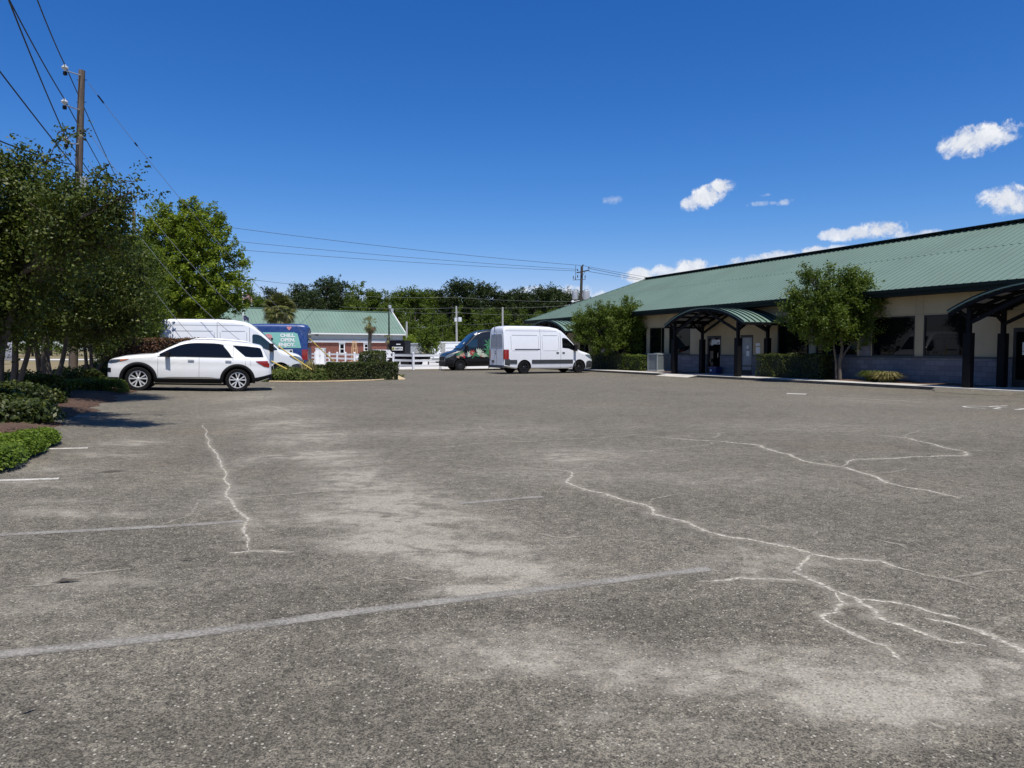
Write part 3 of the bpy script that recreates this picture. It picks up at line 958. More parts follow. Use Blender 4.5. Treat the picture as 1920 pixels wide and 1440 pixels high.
while y < DEEP:
    ss = min(y, DEEP - y)
    rf.bar((0, y, zE + .014), (ss - .02, y, zE + rise * (ss - .02) + .014), .045, .045)
    y += .305
roof = bw(rf, 'roof', M['green_roof'])
rc_ = MB()
x = DR
while x < SMAX - .1:
    rc_.box((x + .1525, DR, HR + .02), (.225, .62, .055))
    x += .305
rc_.b2(DR - .05, SMAX, DR - .33, DR + .33, HR + .045, HR + .085)
bw(rc_, 'ridge_cap', M['fascia'], parent=roof)
sm = MB()
x = .25 + 4.1
while x < SMAX - .2:
    sm.box((x + .14, 4.05, zE + rise * 4.05 + .012), (.2, .03, .02)); x += .305
bw(sm, 'lap_seam', M['roof_rib'], parent=roof)
hp = MB()
hp.bar((0, 0, zE + .02), (DR, DR, HR + .02), .16, .05)
bw(hp, 'hip_cap', M['roof_rib'], parent=roof)
fa = MB()
fa.b2(-.03, SMAX, -.06, -.002, zE - .27, zE + .012)
fa.b2(-.06, -.002, -.06, DEEP, zE - .27, zE + .012)
fa.b2(-.03, SMAX, -.14, -.062, zE - .13, zE - .01)
bw(fa, 'fascia', M['fascia'])
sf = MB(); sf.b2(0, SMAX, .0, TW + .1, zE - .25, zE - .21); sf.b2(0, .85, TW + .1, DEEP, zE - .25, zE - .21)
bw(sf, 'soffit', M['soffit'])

# ------------------------------------------------------------------ entrance canopies
def make_canopy():
    root = thing('entrance_canopy', 'x', 'canopy', (0, 0, 0), BRZ, 'barrel roofed canopies along the office front')
    HS, ZF, ZA = 3.05, 2.72, 3.54
    T0, T1 = -1.86, TW - .06
    n = 20
    rad = (HS * HS + (ZA - ZF) ** 2) / (2 * (ZA - ZF))
    th = math.asin(HS / rad)
    def arc(k, dz=0.0):
        a = -th + 2 * th * k / n
        return ((rad + dz) * math.sin(a), ZA - rad + (rad + dz) * math.cos(a))
    sh = MB()
    for k in range(n):
        (x0, z0), (x1, z1) = arc(k), arc(k + 1)
        (X0, Z0), (X1, Z1) = arc(k, .05), arc(k + 1, .05)
        sh.quad((X0, T0, Z0), (X1, T0, Z1), (X1, T1, Z1), (X0, T1, Z0))
        sh.quad((x0, T0, z0), (x0, T1, z0), (x1, T1, z1), (x1, T0, z1))
        sh.quad((x0, T0, z0), (x1, T0, z1), (X1, T0, Z1), (X0, T0, Z0))
    for k in (0, n):
        (x0, z0), (X0, Z0) = arc(k), arc(k, .05)
        sh.quad((x0, T0, z0), (X0, T0, Z0), (X0, T1, Z0), (x0, T1, z0))
    ro = sh.build('roof', M['green_roof_far'], root, None, 50)
    rb = MB()
    for j in range(8):
        t = T0 + .02 + (T1 - T0 - .04) * j / 7
        for k in range(n):
            (x0, z0), (x1, z1) = arc(k, .065), arc(k + 1, .065)
            rb.bar((x0, t, z0), (x1, t, z1), .05, .05)
    rb.build('roof_ribs', M['fascia'], ro)
    fr = MB()
    for t in (T0 + .06, T0 + 1.0, T1 - .9, T1 - .06):
        for k in range(n):
            (x0, z0), (x1, z1) = arc(k, -.085), arc(k + 1, -.085)
            fr.bar((x0, t, z0), (x1, t, z1), .07, .11)
    for k in range(0, n + 1, 2):
        (x0, z0) = arc(k, -.07)
        fr.bar((x0, T0, z0), (x0, T1, z0), .07, .09)
    for s_ in (-2.45, 2.45):
        fr.bar((s_, T0 + .1, 2.93), (s_, T1, 2.93), .14, .18)
    fr.build('frame', M['dark_steel'], root)
    sp = MB()
    for (t0, t1) in ((T0 + .14, T0 + .92), (T0 + 1.08, T1 - .98), (T1 - .82, T1 - .14)):
        for k in range(0, n, 2):
            (x0, z0), (x1, z1) = arc(k + .25, -.03), arc(k + 1.75, -.03)
            sp.quad((x0, t0, z0), (x0, t1, z0), (x1, t1, z1), (x1, t0, z1))
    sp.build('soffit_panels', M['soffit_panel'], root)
    for s_ in (-2.45, 2.45):
        for t in (-1.60, .30):
            p = MB()
            p.b2(s_ - .065, s_ + .065, t - .065, t + .065, 2.0, 3.0)
            p.b2(s_ - .125, s_ + .125, t - .125, t + .125, .10, 2.0)
            po = p.build('post', M['dark_steel'], root)
            sg = 1 if s_ < 0 else -1
            br = MB()
            br.bar((s_ + sg * .05, t, 2.35), (s_ + sg * 2.35, t, 3.42), .09, .11)
            br.bar((s_ - sg * .05, t, 2.5), (s_ - sg * .42, t, 2.82), .07, .09)
            tg = 1 if t < -1 else -1
            br.bar((s_, t + tg * .05, 2.4), (s_, t + tg * .8, 2.9), .08, .10)
            br.build('brace', M['dark_steel'], po)
    return root
can0 = make_canopy()
CS = [(s_of(1265, -1.6) + 2.45, 'barrel roofed canopy with dark posts over the two doors beside the air conditioner'),
      (s_of(1816, -1.6) + 2.45, 'barrel roofed canopy cut off by the right edge, beyond the dark window pair'),
      (7.0, 'barrel roofed canopy half hidden behind the white van and the small tree')]
for i, (s_, lb) in enumerate(CS):
    o = can0 if i == 0 else copy_tree(can0)
    o.location = bpt(s_, 0)
    o['label'] = lb

# ------------------------------------------------------------------ sidewalk, kerb, beds
gaps = [(s_of(1252, TK) , s_of(1300, TK)), (s_of(1795, TK), s_of(1905, TK))]
sw = MB()
def strip(mb, s0, s1, t0, t1, z, z0=-.05):
    mb.b2(s0, s1, t0, t1, z0, z)
sc0 = CS[0][0]; sc1 = CS[1][0]; sc2 = CS[2][0]
sw.b2(.0, gaps[0][0] - .9, TK + .02, -.75, -.05, .118)
sw.b2(gaps[0][0] - .9, gaps[0][1], TK + .16, -.75, -.05, .10)
sw.b2(gaps[0][1], SMAX, TK + .02, -.75, -.05, .118)
for s_ in (sc0, sc1, sc2):
    sw.b2(s_ - 2.9, s_ + 2.9, -.749, TW - .06, -.05, .098)
o = sw.build('sidewalk', M['concrete'], None)
o.location = BC; o.rotation_euler = (0, 0, BRZ); tag(o, kind='structure')
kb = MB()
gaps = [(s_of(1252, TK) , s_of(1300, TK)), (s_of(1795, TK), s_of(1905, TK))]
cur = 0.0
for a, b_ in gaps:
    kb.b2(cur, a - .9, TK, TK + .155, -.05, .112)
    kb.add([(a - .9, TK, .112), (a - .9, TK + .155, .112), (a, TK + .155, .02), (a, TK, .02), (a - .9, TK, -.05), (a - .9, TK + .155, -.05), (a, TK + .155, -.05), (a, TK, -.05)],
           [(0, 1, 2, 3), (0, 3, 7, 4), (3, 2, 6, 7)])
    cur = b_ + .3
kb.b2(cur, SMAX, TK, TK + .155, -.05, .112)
o = kb.build('kerb', M['kerb_stained_shaded'])
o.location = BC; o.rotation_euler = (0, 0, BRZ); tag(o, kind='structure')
rm = MB()
for i, (a, b_) in enumerate(gaps):
    if i == 0:
        rm.add([(a - .3, TK - .6, .006), (b_ + .3, TK - .6, .006), (b_ + .3, TK + .17, .104), (a - .3, TK + .17, .104)], [(0, 1, 2, 3)])
o = rm.build('kerb_ramp', M['concrete']); o.location = BC; o.rotation_euler = (0, 0, BRZ); tag(o, kind='structure')
rm = MB()
a, b_ = gaps[1]
rm.add([(a, TK - 1.1, .006), (b_, TK - 1.1, .006), (b_ + .3, TK + .17, .108), (a - .9, TK + .17, .108), (a - .9, TK, .004), (b_ + .3, TK, .004)], [(0, 1, 2, 3), (0, 3, 4), (1, 5, 2)])
o = rm.build('asphalt_ramp', M['asphalt']); o.location = BC; o.rotation_euler = (0, 0, BRZ); tag(o, kind='structure')
bd = MB()
prev = .9
for s_ in sorted((sc0, sc1, sc2)) + [SMAX + 3]:
    a, b_ = prev, min(SMAX, s_ - 2.91)
    if b_ > a:
        nn = max(2, int((b_ - a) / .5))
        for i in range(nn):
            x0, x1 = a + (b_ - a) * i / nn, a + (b_ - a) * (i + 1) / nn
            za, zb = .13 + .02 * math.sin(x0 * 3), .13 + .02 * math.sin(x1 * 3)
            bd.quad((x0, -.748, .10), (x1, -.748, .10), (x1, -.3, zb), (x0, -.3, za))
            bd.quad((x0, -.3, za), (x1, -.3, zb), (x1, TW - .06, zb), (x0, TW - .06, za))
    prev = s_ + 2.91
o = bd.build('front_bed', M['mulch']); o.location = BC; o.rotation_euler = (0, 0, BRZ); tag(o, kind='structure')

# ------------------------------------------------------------------ air conditioner by the near canopy
sA = s_of(1233, -.05)
ac = thing('air_conditioner', 'grey louvred outdoor air conditioner on a pad beside the clipped hedge', 'air conditioner', bpt(sA, .05, .1), BRZ)
W2, Z0, Z1 = .46, .12, 1.05
c_ = MB(); c_.b2(-W2 + .03, W2 - .03, -W2 + .03, W2 - .03, Z0, Z1 - .03)
c_.build('core', M['ac_dark'], ac)
c_ = MB()
for i in range(12):
    x = -W2 + .06 + (2 * W2 - .12) * i / 11
    for sg in (-1, 1):
        c_.box((x, sg * W2, (Z0 + Z1) / 2), (.035, .02, Z1 - Z0 - .1)); c_.box((sg * W2, x, (Z0 + Z1) / 2), (.02, .035, Z1 - Z0 - .1))
for sx in (-1, 1):
    for sy in (-1, 1): c_.box((sx * W2, sy * W2, (Z0 + Z1) / 2), (.06, .06, Z1 - Z0))
c_.build('louvres', M['ac_metal'], ac)
c_ = MB(); c_.b2(-W2 - .02, W2 + .02, -W2 - .02, W2 + .02, Z0 - .05, Z0 + .03); c_.build('base_pan', M['ac_metal'], ac)
c_ = MB(); c_.b2(-W2 - .03, W2 + .03, -W2 - .03, W2 + .03, Z1 - .03, Z1 + .04)
c_.lathe([(.36, Z1 + .04), (.36, Z1 + .065), (.05, Z1 + .075), (0, Z1 + .075)], 20)
c_.build('top_cover', M['ac_metal'], ac)
c_ = MB(); c_.b2(-.56, .56, -.56, .56, -.02, .07); c_.build('pad', M['concrete'], ac)

# blue tub by the door
tb = thing('storage_tub', 'dark blue storage tub left beside the dark glass door under the canopy', 'tub', bpt(s_of(1342, .35), .35, .10), BRZ)
c_ = MB()
c_.add([(-.24, -.17, 0), (.24, -.17, 0), (.24, .17, 0), (-.24, .17, 0), (-.29, -.21, .34), (.29, -.21, .34), (.29, .21, .34), (-.29, .21, .34)],
       [(0, 3, 2, 1), (0, 1, 5, 4), (1, 2, 6, 5), (2, 3, 7, 6), (3, 0, 4, 7)])
c_.build('body', M['bin_blue'], tb)
c_ = MB(); c_.b2(-.31, .31, -.23, .23, .335, .375); c_.b2(-.25, .25, -.17, .17, .375, .395); c_.build('lid', M['bin_blue'], tb)
c_ = MB(); c_.b2(-.2, -.08, -.215, -.205, .15, .25); c_.build('sticker', M['paper'], tb)
# ------------------------------------------------------------------ vehicles
class Body:
    def __init__(s, L, top, bot, W, plan, rc, rh, crown=.03):
        s.L, s.rc, s.rh, s.crown = L, rc, rh, crown
        xs = np.linspace(0, L, 500)
        z = np.interp(xs, *zip(*top))
        zp = np.concatenate([np.full(6, z[0]), z, np.full(6, z[-1])])
        ker = np.hanning(15)[1:-1]; ker /= ker.sum()
        z2 = np.convolve(zp, ker, 'same')[6:-6]
        z2[:4] = z[:4]; z2[-4:] = z[-4:]
        s.xs, s.zt = xs, z2
        s.bot, s.W, s.plan = bot, W, plan
    def top(s, x): return float(np.interp(x, s.xs, s.zt))
    def ring(s, x):
        zt = s.top(x)
        zb = float(np.interp(x, *zip(*s.bot)))
        p = float(np.interp(x, *zip(*s.plan)))
        h = max(.05, zt - zb)
        rc = min(s.rc, h * .42)
        zs = np.linspace(zb + min(.06, h * .1), zt - rc, 15)
        ys = p * np.interp(zs, *zip(*s.W))
        pts = [(0.0, zb), (ys[0] * .55, zb), (ys[0] * .93, zb)]
        pts += list(zip(ys, zs))
        ye = ys[-1]; rh = min(s.rh, ye * .5)
        for k in range(1, 8):
            a = math.pi / 2 * k / 7
            pts.append((ye - rh * (1 - math.cos(a)), zt - rc + rc * math.sin(a)))
        yt = pts[-1][0]
        for k in range(1, 6):
            y = yt * (1 - k / 5)
            pts.append((y, zt + s.crown * (1 - (y / yt) ** 2)))
        return pts
    def side_y(s, x, z):
        r = s.ring(x)[2:25]
        return float(np.interp(z, [b for a, b in r], [a for a, b in r]))
    def top_z(s, x, y):
        r = s.ring(x)[17:][::-1]
        return float(np.interp(abs(y), [a for a, b in r], [b for a, b in r]))

def vx(b, x): return b.x0 - x

def make_body(b, m, axles, rad, parent, name='body', mats=None):
    sx = sorted(set(list(np.linspace(0, .5, 16)) + list(np.linspace(.5, b.L - .35, 74)) + list(np.linspace(b.L - .35, b.L, 14))))
    rings = [b.ring(x) for x in sx]
    n = len(rings[0])
    mb = MB()
    vs = []
    full = 2 * n - 2
    for x, r in zip(sx, rings):
        vs += [(vx(b, x), y, z) for y, z in r]
        vs += [(vx(b, x), -y, z) for y, z in r[1:-1][::-1]]
    fs = []
    for i in range(len(sx) - 1):
        for k in range(full):
            k2 = (k + 1) % full
            fs.append((i * full + k, i * full + k2, (i + 1) * full + k2, (i + 1) * full + k))
    fs.append(tuple(range(full))[::-1])
    fs.append(tuple((len(sx) - 1) * full + k for k in range(full)))
    mb.add(vs, fs)
    o = mb.build(name, [m, M['black_plastic']], None)
    # wheel openings cut out of the shell
    cut = MB()
    for ax in axles:
        for sg in (-1, 1):
            c = (vx(b, ax), sg * .95, .37 * 1.0)
            prof = [(0.001, -.35), (rad, -.35), (rad, .35), (.001, .35)]
            cut.tube([(vx(b, ax), sg * .58, b.axz), (vx(b, ax), sg * 1.3, b.axz)], rad, 40, 1)
    co_ = cut.build('cutter', [m, M['black_plastic']], None)
    bm_ = o.modifiers.new('b', 'BOOLEAN')
    bm_.object = co_; bm_.operation = 'DIFFERENCE'; bm_.solver = 'EXACT'
    dg = bpy.context.evaluated_depsgraph_get()
    me = bpy.data.meshes.new_from_object(o.evaluated_get(dg))
    o.modifiers.clear()
    o.data = me
    me.name = name
    bpy.data.objects.remove(co_)
    me.polygons.foreach_set('use_smooth', [True] * len(me.polygons))
    me.set_sharp_from_angle(angle=R(32))
    o.parent = parent
    return o

def patch(b, mb, side, xs, zlo, zhi, off=.006, nz=5, mi=0):
    """piece of skin between two curves on one flank; side +1 is the left flank"""
    base = len(mb.v)
    vs, fs = [], []
    for x in xs:
        a, c = zlo(x), zhi(x)
        for j in range(nz + 1):
            z = a + (c - a) * j / nz
            vs.append((vx(b, x), side * (b.side_y(x, z) + off), z))
    for i in range(len(xs) - 1):
        for j in range(nz):
            q_ = (i * (nz + 1) + j, i * (nz + 1) + j + 1, (i + 1) * (nz + 1) + j + 1, (i + 1) * (nz + 1) + j)
            fs.append(q_ if side > 0 else q_[::-1])
    mb.add(vs, fs, mi)

def curve(pts):
    xs, zs = zip(*pts)
    return lambda x: float(np.interp(x, xs, zs))

def toppatch(b, mb, xs, yw, off=.008, ny=10, mi=0):
    vs, fs = [], []
    for x in xs:
        wv_ = yw(x)
        for j in range(ny + 1):
            y = -wv_ + 2 * wv_ * j / ny
            vs.append((vx(b, x) + off * .6, y, b.top_z(x, y) + off))
    for i in range(len(xs) - 1):
        for j in range(ny):
            fs.append((i * (ny + 1) + j, i * (ny + 1) + j + 1, (i + 1) * (ny + 1) + j + 1, (i + 1) * (ny + 1) + j))
    mb.add(vs, fs, mi)

def wheel(parent, x, y, r, w_, rimr, m_rim, nsp, loc_z, dish=.0, rear=False):
    sg = 1 if y > 0 else -1
    mb = MB()
    h = w_ / 2
    mb.lathe([(rimr * .98, -h * .9), (r * .93, -h), (r * .985, -h * .85), (r, -h * .45), (r, h * .45), (r * .985, h * .85), (r * .93, h), (rimr * 1.02, h * .92), (rimr * .98, h * .55)], 40, 'Y')
    mb.lathe([(rimr, -sg * h * .1), (.001, -sg * h * .1)], 32, 'Y')
    o = mb.build('wheel', M['rubber'], parent, None, 40)
    o.location = (x, y, loc_z)
    k = MB()
    f = sg * h * .80
    k.lathe([(rimr * 1.0, f * .2), (rimr * 1.0, f), (rimr * .93, f * 1.06), (rimr * .90, f * .7), (rimr * .90, f * .2)], 40, 'Y')
    k.lathe([(.001, f * .95), (.045, f * .95), (.062, f * .8), (.062, f * .3)], 16, 'Y')
    for i in range(nsp):
        for dt in ((-.15, .15) if nsp == 5 else (0,)):
            a = 2 * math.pi * i / nsp + .31
            p = Vector((.05 * math.cos(a + dt * .6), f * .78, .05 * math.sin(a + dt * .6)))
            q_ = Vector((rimr * .93 * math.cos(a + dt * 1.7), f * .92, rimr * .93 * math.sin(a + dt * 1.7)))
            d = (q_ - p); t_ = Vector((-d.z, 0, d.x)).normalized()
            w0, w1 = (.014, .024) if nsp == 5 else (.026, .04)
            th = sg * .035
            vs = [p - t_ * w0, p + t_ * w0, q_ + t_ * w1, q_ - t_ * w1]
            vs += [v - Vector((0, th, 0)) for v in vs]
            k.add(vs, [(0, 1, 2, 3), (0, 4, 5, 1), (1, 5, 6, 2), (2, 6, 7, 3), (3, 7, 4, 0)])
    k.build('rim', m_rim, o, None, 35)
    return o

def lettering(txt, size, bold=.02):
    cu = bpy.data.curves.new('t', 'FONT')
    cu.body = txt
    cu.size = size
    cu.offset = bold
    cu.align_x = 'RIGHT'
    cu.resolution_u = 3
    o = bpy.data.objects.new('t', cu)
    COL.objects.link(o)
    dg = bpy.context.evaluated_depsgraph_get()
    me = bpy.data.meshes.new_from_object(o.evaluated_get(dg))
    vs = [tuple(v.co) for v in me.vertices]
    fs = [tuple(p.vertices) for p in me.polygons]
    bpy.data.objects.remove(o)
    return vs, fs

# ---- panel van
def van_body():
    b = Body(5.93,
             [(0, .70), (.02, .90), (.07, 1.02), (.2, 1.12), (.45, 1.20), (.85, 1.30), (1.02, 1.37), (1.5, 1.86), (1.95, 2.30), (2.15, 2.46), (2.45, 2.60), (2.9, 2.68), (3.6, 2.71), (5.5, 2.70), (5.80, 2.67), (5.89, 2.60), (5.93, 2.48)],
             [(0, .26), (.5, .24), (1.6, .27), (5.2, .30), (5.93, .42)],
             [(0, .90), (.25, .93), (.42, .985), (.6, 1.0), (1.25, 1.0), (1.5, .985), (1.9, .945), (2.4, .885), (2.8, .84)],
             [(0, .76), (.03, .82), (.1, .875), (.25, .935), (.5, .975), (.8, 1.0), (5.6, 1.0), (5.80, .985), (5.89, .965), (5.93, .945)],
             .20, .16, .035)
    b.x0 = 1.0 + 3.665 / 2
    b.axz = .37
    return b
VB = van_body()
XW = lambda a, c, n: list(np.linspace(a, c, n))

def make_van(paint, rim, label, group=None, stripe=None, seam=None, glass=None, bumper=None, rear_m=None, lower=None):
    b = VB
    root = thing('panel_van', label, 'van', (0, 0, 0), 0, group)
    make_body(b, paint, (1.0, 4.665), .44, root)
    seam = seam or M['seam']; glass = glass or M['tint_glass']; stripe = stripe or M['grey_plastic']; bumper = bumper or M['grey_plastic']
    for ax in (1.0, 4.665):
        for sg in (-1, 1):
            wheel(root, vx(b, ax), sg * .86, .365, .24, .225, rim, 8, .365)
    # windscreen
    mb = MB(); toppatch(b, mb, XW(1.06, 1.97, 10), curve([(1.06, .82), (1.5, .76), (1.97, .68)]), .010)
    mb.build('windshield', glass, root, None, 60)
    mb = MB(); toppatch(b, mb, XW(1.00, 1.075, 3), curve([(1.0, .78), (1.08, .8)]), .012); mb.build('cowl', M['black_plastic'], root, None, 60)
    for sg in (1, -1):
        mb = MB()
        patch(b, mb, sg, [1.12, 1.2, 1.3, 1.4, 1.5, 1.6, 1.7, 1.78, 1.9, 2.0, 2.12, 2.17],
              curve([(1.12, 1.36), (1.35, 1.335), (1.55, 1.36), (1.68, 1.43), (1.80, 1.45), (2.17, 1.48)]), curve([(1.12, 1.40), (1.5, 1.74), (1.78, 1.98), (1.95, 2.05), (2.12, 2.06), (2.17, 2.0)]), .008)
        mb.build('side_window', glass, root, None, 60)
        mb = MB(); patch(b, mb, sg, XW(1.46, 4.2, 16), lambda x: .58, lambda x: .80, .022)
        patch(b, mb, sg, XW(5.14, 5.62, 6), lambda x: .58, lambda x: .80, .022)
        mb.build('side_moulding', stripe, root, None, 60)
        # seams: door edges, panel recess outlines
        mb = MB()
        for x in (1.30, 2.28, 3.62):
            z0, z1 = (.40, 1.30) if x < 1.4 else (.34, b.top(x) - .16)
            patch(b, mb, sg, [x - .012, x + .012], lambda _: z0, lambda _: z1, .0035, 10)
        for (xa, xb) in ((2.40, 3.50), (3.74, 5.50)):
            patch(b, mb, sg, XW(xa + .06, xb - .06, 8), lambda _: 2.17, lambda _: 2.20, .0035, 1)
            patch(b, mb, sg, XW(xa + .06, xb - .06, 8), lambda _: 1.30, lambda _: 1.318, .0035, 1)
            for x in (xa, xb): patch(b, mb, sg, [x - .010, x + .010], lambda _: 1.36, lambda _: 2.14, .0035, 8)
        patch(b, mb, sg, XW(2.3, 5.8, 14), lambda _: 2.43, lambda _: 2.45, .0035, 1)
        mb.build('panel_seams', seam, root)
        for x in (2.10, 2.50):
            mb = MB()
            y = sg * (b.side_y(x, 1.20) + .016)
            mb.box((vx(b, x), y, 1.20), (.16, .035, .05))
            mb.build('door_handle', M['black_plastic'], root)
        if sg < 0:
            mb = MB(); patch(b, mb, sg, XW(3.66, 5.28, 10), lambda _: 1.37, lambda _: 1.415, .016, 1)
            mb.build('slide_rail', M['grey_plastic'], root)
        # mirror
        mb = MB()
        y = sg * (b.side_y(1.42, 1.4) + .16)
        mb.box((vx(b, 1.36), y, 1.47), (.16, .22, .36), sg * .15)
        mb.box((vx(b, 1.38), sg * (b.side_y(1.4, 1.36) + .05), 1.34), (.10, .16, .09))
        mb.build('mirror', M['black_plastic'], root, None, 30)
        # head and tail lamps
        mb = MB(); patch(b, mb, sg, [.03, .08, .15, .25, .36, .48, .60], curve([(.03, .80), (.15, .83), (.36, .92), (.60, 1.06)]), curve([(.03, .93), (.15, 1.03), (.36, 1.10), (.60, 1.085)]), .012, 4)
        mb.build('headlight', M['clear_lens'], root, None, 60)
        mb = MB(); patch(b, mb, sg, [5.66, 5.72, 5.78, 5.84, 5.90], lambda _: .84, lambda _: 1.38, .018, 6)
        y0 = b.side_y(5.9, 1.1)
        mb.b2(vx(b, 5.945), vx(b, 5.88), min(sg * (y0 - .12), sg * (y0 + .012)), max(sg * (y0 - .12), sg * (y0 + .012)), .84, 1.38)
        mb.build('tail_light', M['red_lens'], root, None, 40)
        mb = MB(); patch(b, mb, sg, [.005, .03, .08, .15, .25, .36, .45, .52], lambda x: .27, curve([(0, .66), (.25, .74), (.45, .70), (.52, .64)]), .014, 4)
        if lower is not None: patch(b, mb, sg, XW(.0, 5.85, 4), lambda x: .3, lambda x: .31, .002, 1)
        mb.build('bumper_corner', bumper, root, None, 40)
        mb = MB(); patch(b, mb, sg, XW(5.60, 5.90, 4), lambda x: .40 + max(0, (x - 5.6)) * .08, lambda x: .84, .020, 3)
        mb.build('rear_bumper_corner', bumper if rear_m is None else paint, root, None, 40)
        if lower is not None:
            mb = MB(); patch(b, mb, sg, XW(1.46, 4.2, 12), lambda x: .32, lambda x: .58, .008, 2); mb.build('sill_cladding', lower, root, None, 60)
    # front face
    mb = MB()
    mb.b2(vx(b, .02), vx(b, -.022), -.70, .70, .28, .62)
    mb.build('front_bumper', bumper, root)
    mb = MB()
    mb.b2(vx(b, .03), vx(b, -.018), -.50, .50, .64, .90)
    for i in range(4): mb.b2(vx(b, .0), vx(b, -.026), -.48, .48, .67 + i * .06, .69 + i * .06)
    mb.build('grille', M['black_plastic'], root)
    # back doors
    X = vx(b, b.L)
    rp_ = rear_m or paint
    for sg in (1, -1):
        mb = MB()
        mb.b2(X - .012, X + .004, min(sg * .02, sg * .80), max(sg * .02, sg * .80), .50, 1.42)
        mb.build('rear_door', rp_, root)
        mb = MB()
        vsz = []
        for (y, z) in ((.05, 1.50), (.78, 1.50), (.72, 2.16), (.66, 2.25), (.05, 2.25)): vsz.append((sg * y, z))
        mb.add([(X - .020, y, z) for y, z in vsz] + [(X + .004, y, z) for y, z in vsz], [(0, 1, 2, 3, 4), (4, 3, 2, 1, 0), (0, 1, 6, 5), (1, 2, 7, 6), (2, 3, 8, 7), (3, 4, 9, 8), (4, 0, 5, 9)])
        mb.build('rear_window', M['film_glass'] if rear_m is None else M['tint_glass'], root)
    mb = MB(); mb.b2(X - .09, X + .02, -.93, .93, .34, .50); mb.build('rear_bumper', bumper, root)
    mb = MB(); mb.b2(X - .03, X + .004, .30, .64, .62, .78); mb.build('licence_plate', M['plate'], root)
    mb = MB(); mb.b2(X - .035, X + .004, .10, .22, 1.14, 1.19); mb.b2(X - .03, X + .004, .13, .17, 1.24, 1.32); mb.build('rear_handle', M['black_plastic'], root)
    mb = MB(); mb.b2(X - .020, X + .006, -.012, .012, .52, 2.4); mb.build('door_gap', M['seam'], root)
    return root

def place(o, px, py_ground_y, head, b, ax, side, scale=1.0, gz=None):
    """put the tyre of axle ax on the given flank at a surveyed point"""
    hx, hy = Vector((head[0], head[1], 0)).normalized().xy
    left = Vector((-hy, hx, 0))
    fw = Vector((hx, hy, 0))
    p = py_ground_y
    org = p - fw * (vx(b, ax) * scale) - left * (side * .9 * scale)
    o.location = (org.x, org.y, (G(p.x, p.y) if gz is None else gz))
    o.rotation_euler = (0, 0, math.atan2(hy, hx))
    o.scale = (scale,) * 3

VS = 1.04
GV = 'parked panel vans'
# white van on the right
v1 = make_van(M['white_paint'], M['dark_rim'], 'white high roof panel van with black wheels and dark side moulding, rear corner showing', GV)
place(v1, 0, gp(982, 701), (.892, .452), VB, 4.665, -1, VS)
mb = MB(); 
mb.tube([(vx(VB, 5.86), .25, 2.76), (vx(VB, 5.98), .22, 2.62), (vx(VB, 5.955), .18, 2.35)], .018, 6)
mb.build('cable', M['black_plastic'], v1)
# white van on the left behind the island
v2 = make_van(M['white_paint'], M['dark_rim'], 'plain white high roof panel van parked behind the white family car', GV, stripe=M['white_paint'], glass=M['clear_glass'])
P2 = at(526, 712, 33.4); P2.z = 0
place(v2, 0, P2, (.94, .30), VB, 1.0, -1, VS, 0.0)
# blue lettered van
v3 = make_van(M['blue_wrap'], M['dark_rim'], 'dark blue wrapped panel van with a pale green panel reading CHILL. OPEN. ENJOY.', GV, stripe=M['blue_wrap'], seam=M['blue_wrap'], rear_m=M['blue_wrap'])
P3 = at(577, 700, 38.6)
hd = Vector((-.985, -.17, 0)).normalized()
lf = Vector((-hd.y, hd.x, 0))
o3 = Vector((P3.x, P3.y, 0)) - hd * (vx(VB, VB.L) * VS) - lf * (.95 * VS)
v3.location = o3; v3.rotation_euler = (0, 0, math.atan2(hd.y, hd.x)); v3.scale = (VS,) * 3
mb = MB()
patch(VB, mb, 1, XW(3.30, 5.62, 14) , lambda x: 1.46, curve([(3.3, 2.27), (5.30, 2.27), (5.40, 2.25), (5.47, 2.18), (5.62, 1.47)]), .010, 6)
mb.build('vinyl_panel', M['teal_vinyl'], v3)
for (t, z) in (('CHILL.', 2.035), ('OPEN.', 1.80), ('ENJOY.', 1.555)):
    vs, fs = lettering(t, .235, .012)
    mb = MB()
    vv = []
    for (x, y, _) in vs:
        X_ = 5.36 + x * 1.12 - .03; Z_ = z + y
        vv.append((vx(VB, X_), VB.side_y(X_, Z_) + .020, Z_))
    mb.add(vv, fs)
    mb.build('lettering', M['lettering'], v3)
mb = MB(); patch(VB, mb, 1, XW(4.75, 5.2, 3), lambda x: 1.13, lambda x: 1.38, .012, 2); mb.build('white_sticker', M['lettering'], v3)
mb = MB(); patch(VB, mb, 1, [5.05, 5.09, 5.13, 5.17], lambda x: 1.25, lambda x: 1.34, .016, 2); mb.build('sticker_print', M['logo_black'], v3)
def disc_on(mb, x, z, rx, rz, off, n=14, mi=0, rot=0.0, side=1, b=VB):
    vv = [(vx(b, x), side * (b.side_y(x, z) + off), z)]
    for k in range(n):
        t = 2 * math.pi * k / n
        dx, dz = rx * math.cos(t), rz * math.sin(t)
        X_ = x + dx * math.cos(rot) - dz * math.sin(rot); Z_ = z + dx * math.sin(rot) + dz * math.cos(rot)
        vv.append((vx(b, X_), side * (b.side_y(X_, Z_) + off), Z_))
    mb.add(vv, [(0, 1 + k, 1 + (k + 1) % n) for k in range(n)], mi)
mb = MB()
disc_on(mb, 3.98, 2.02, .20, .17, .014, mi=0)
patch(VB, mb, 1, XW(3.78, 4.22, 4), lambda x: 1.86, lambda x: 1.98, .018, 2, 1)
patch(VB, mb, 1, XW(3.86, 4.12, 3), lambda x: 1.89, lambda x: 1.95, .022, 1, 0)
mb.build('badge', [M['pink_vinyl'], M['logo_black']], v3)
mb = MB()
for s_ in (-1, 1): disc_on(mb, 5.02 + s_ * .055, 2.52, .07, .055, .010, 10)
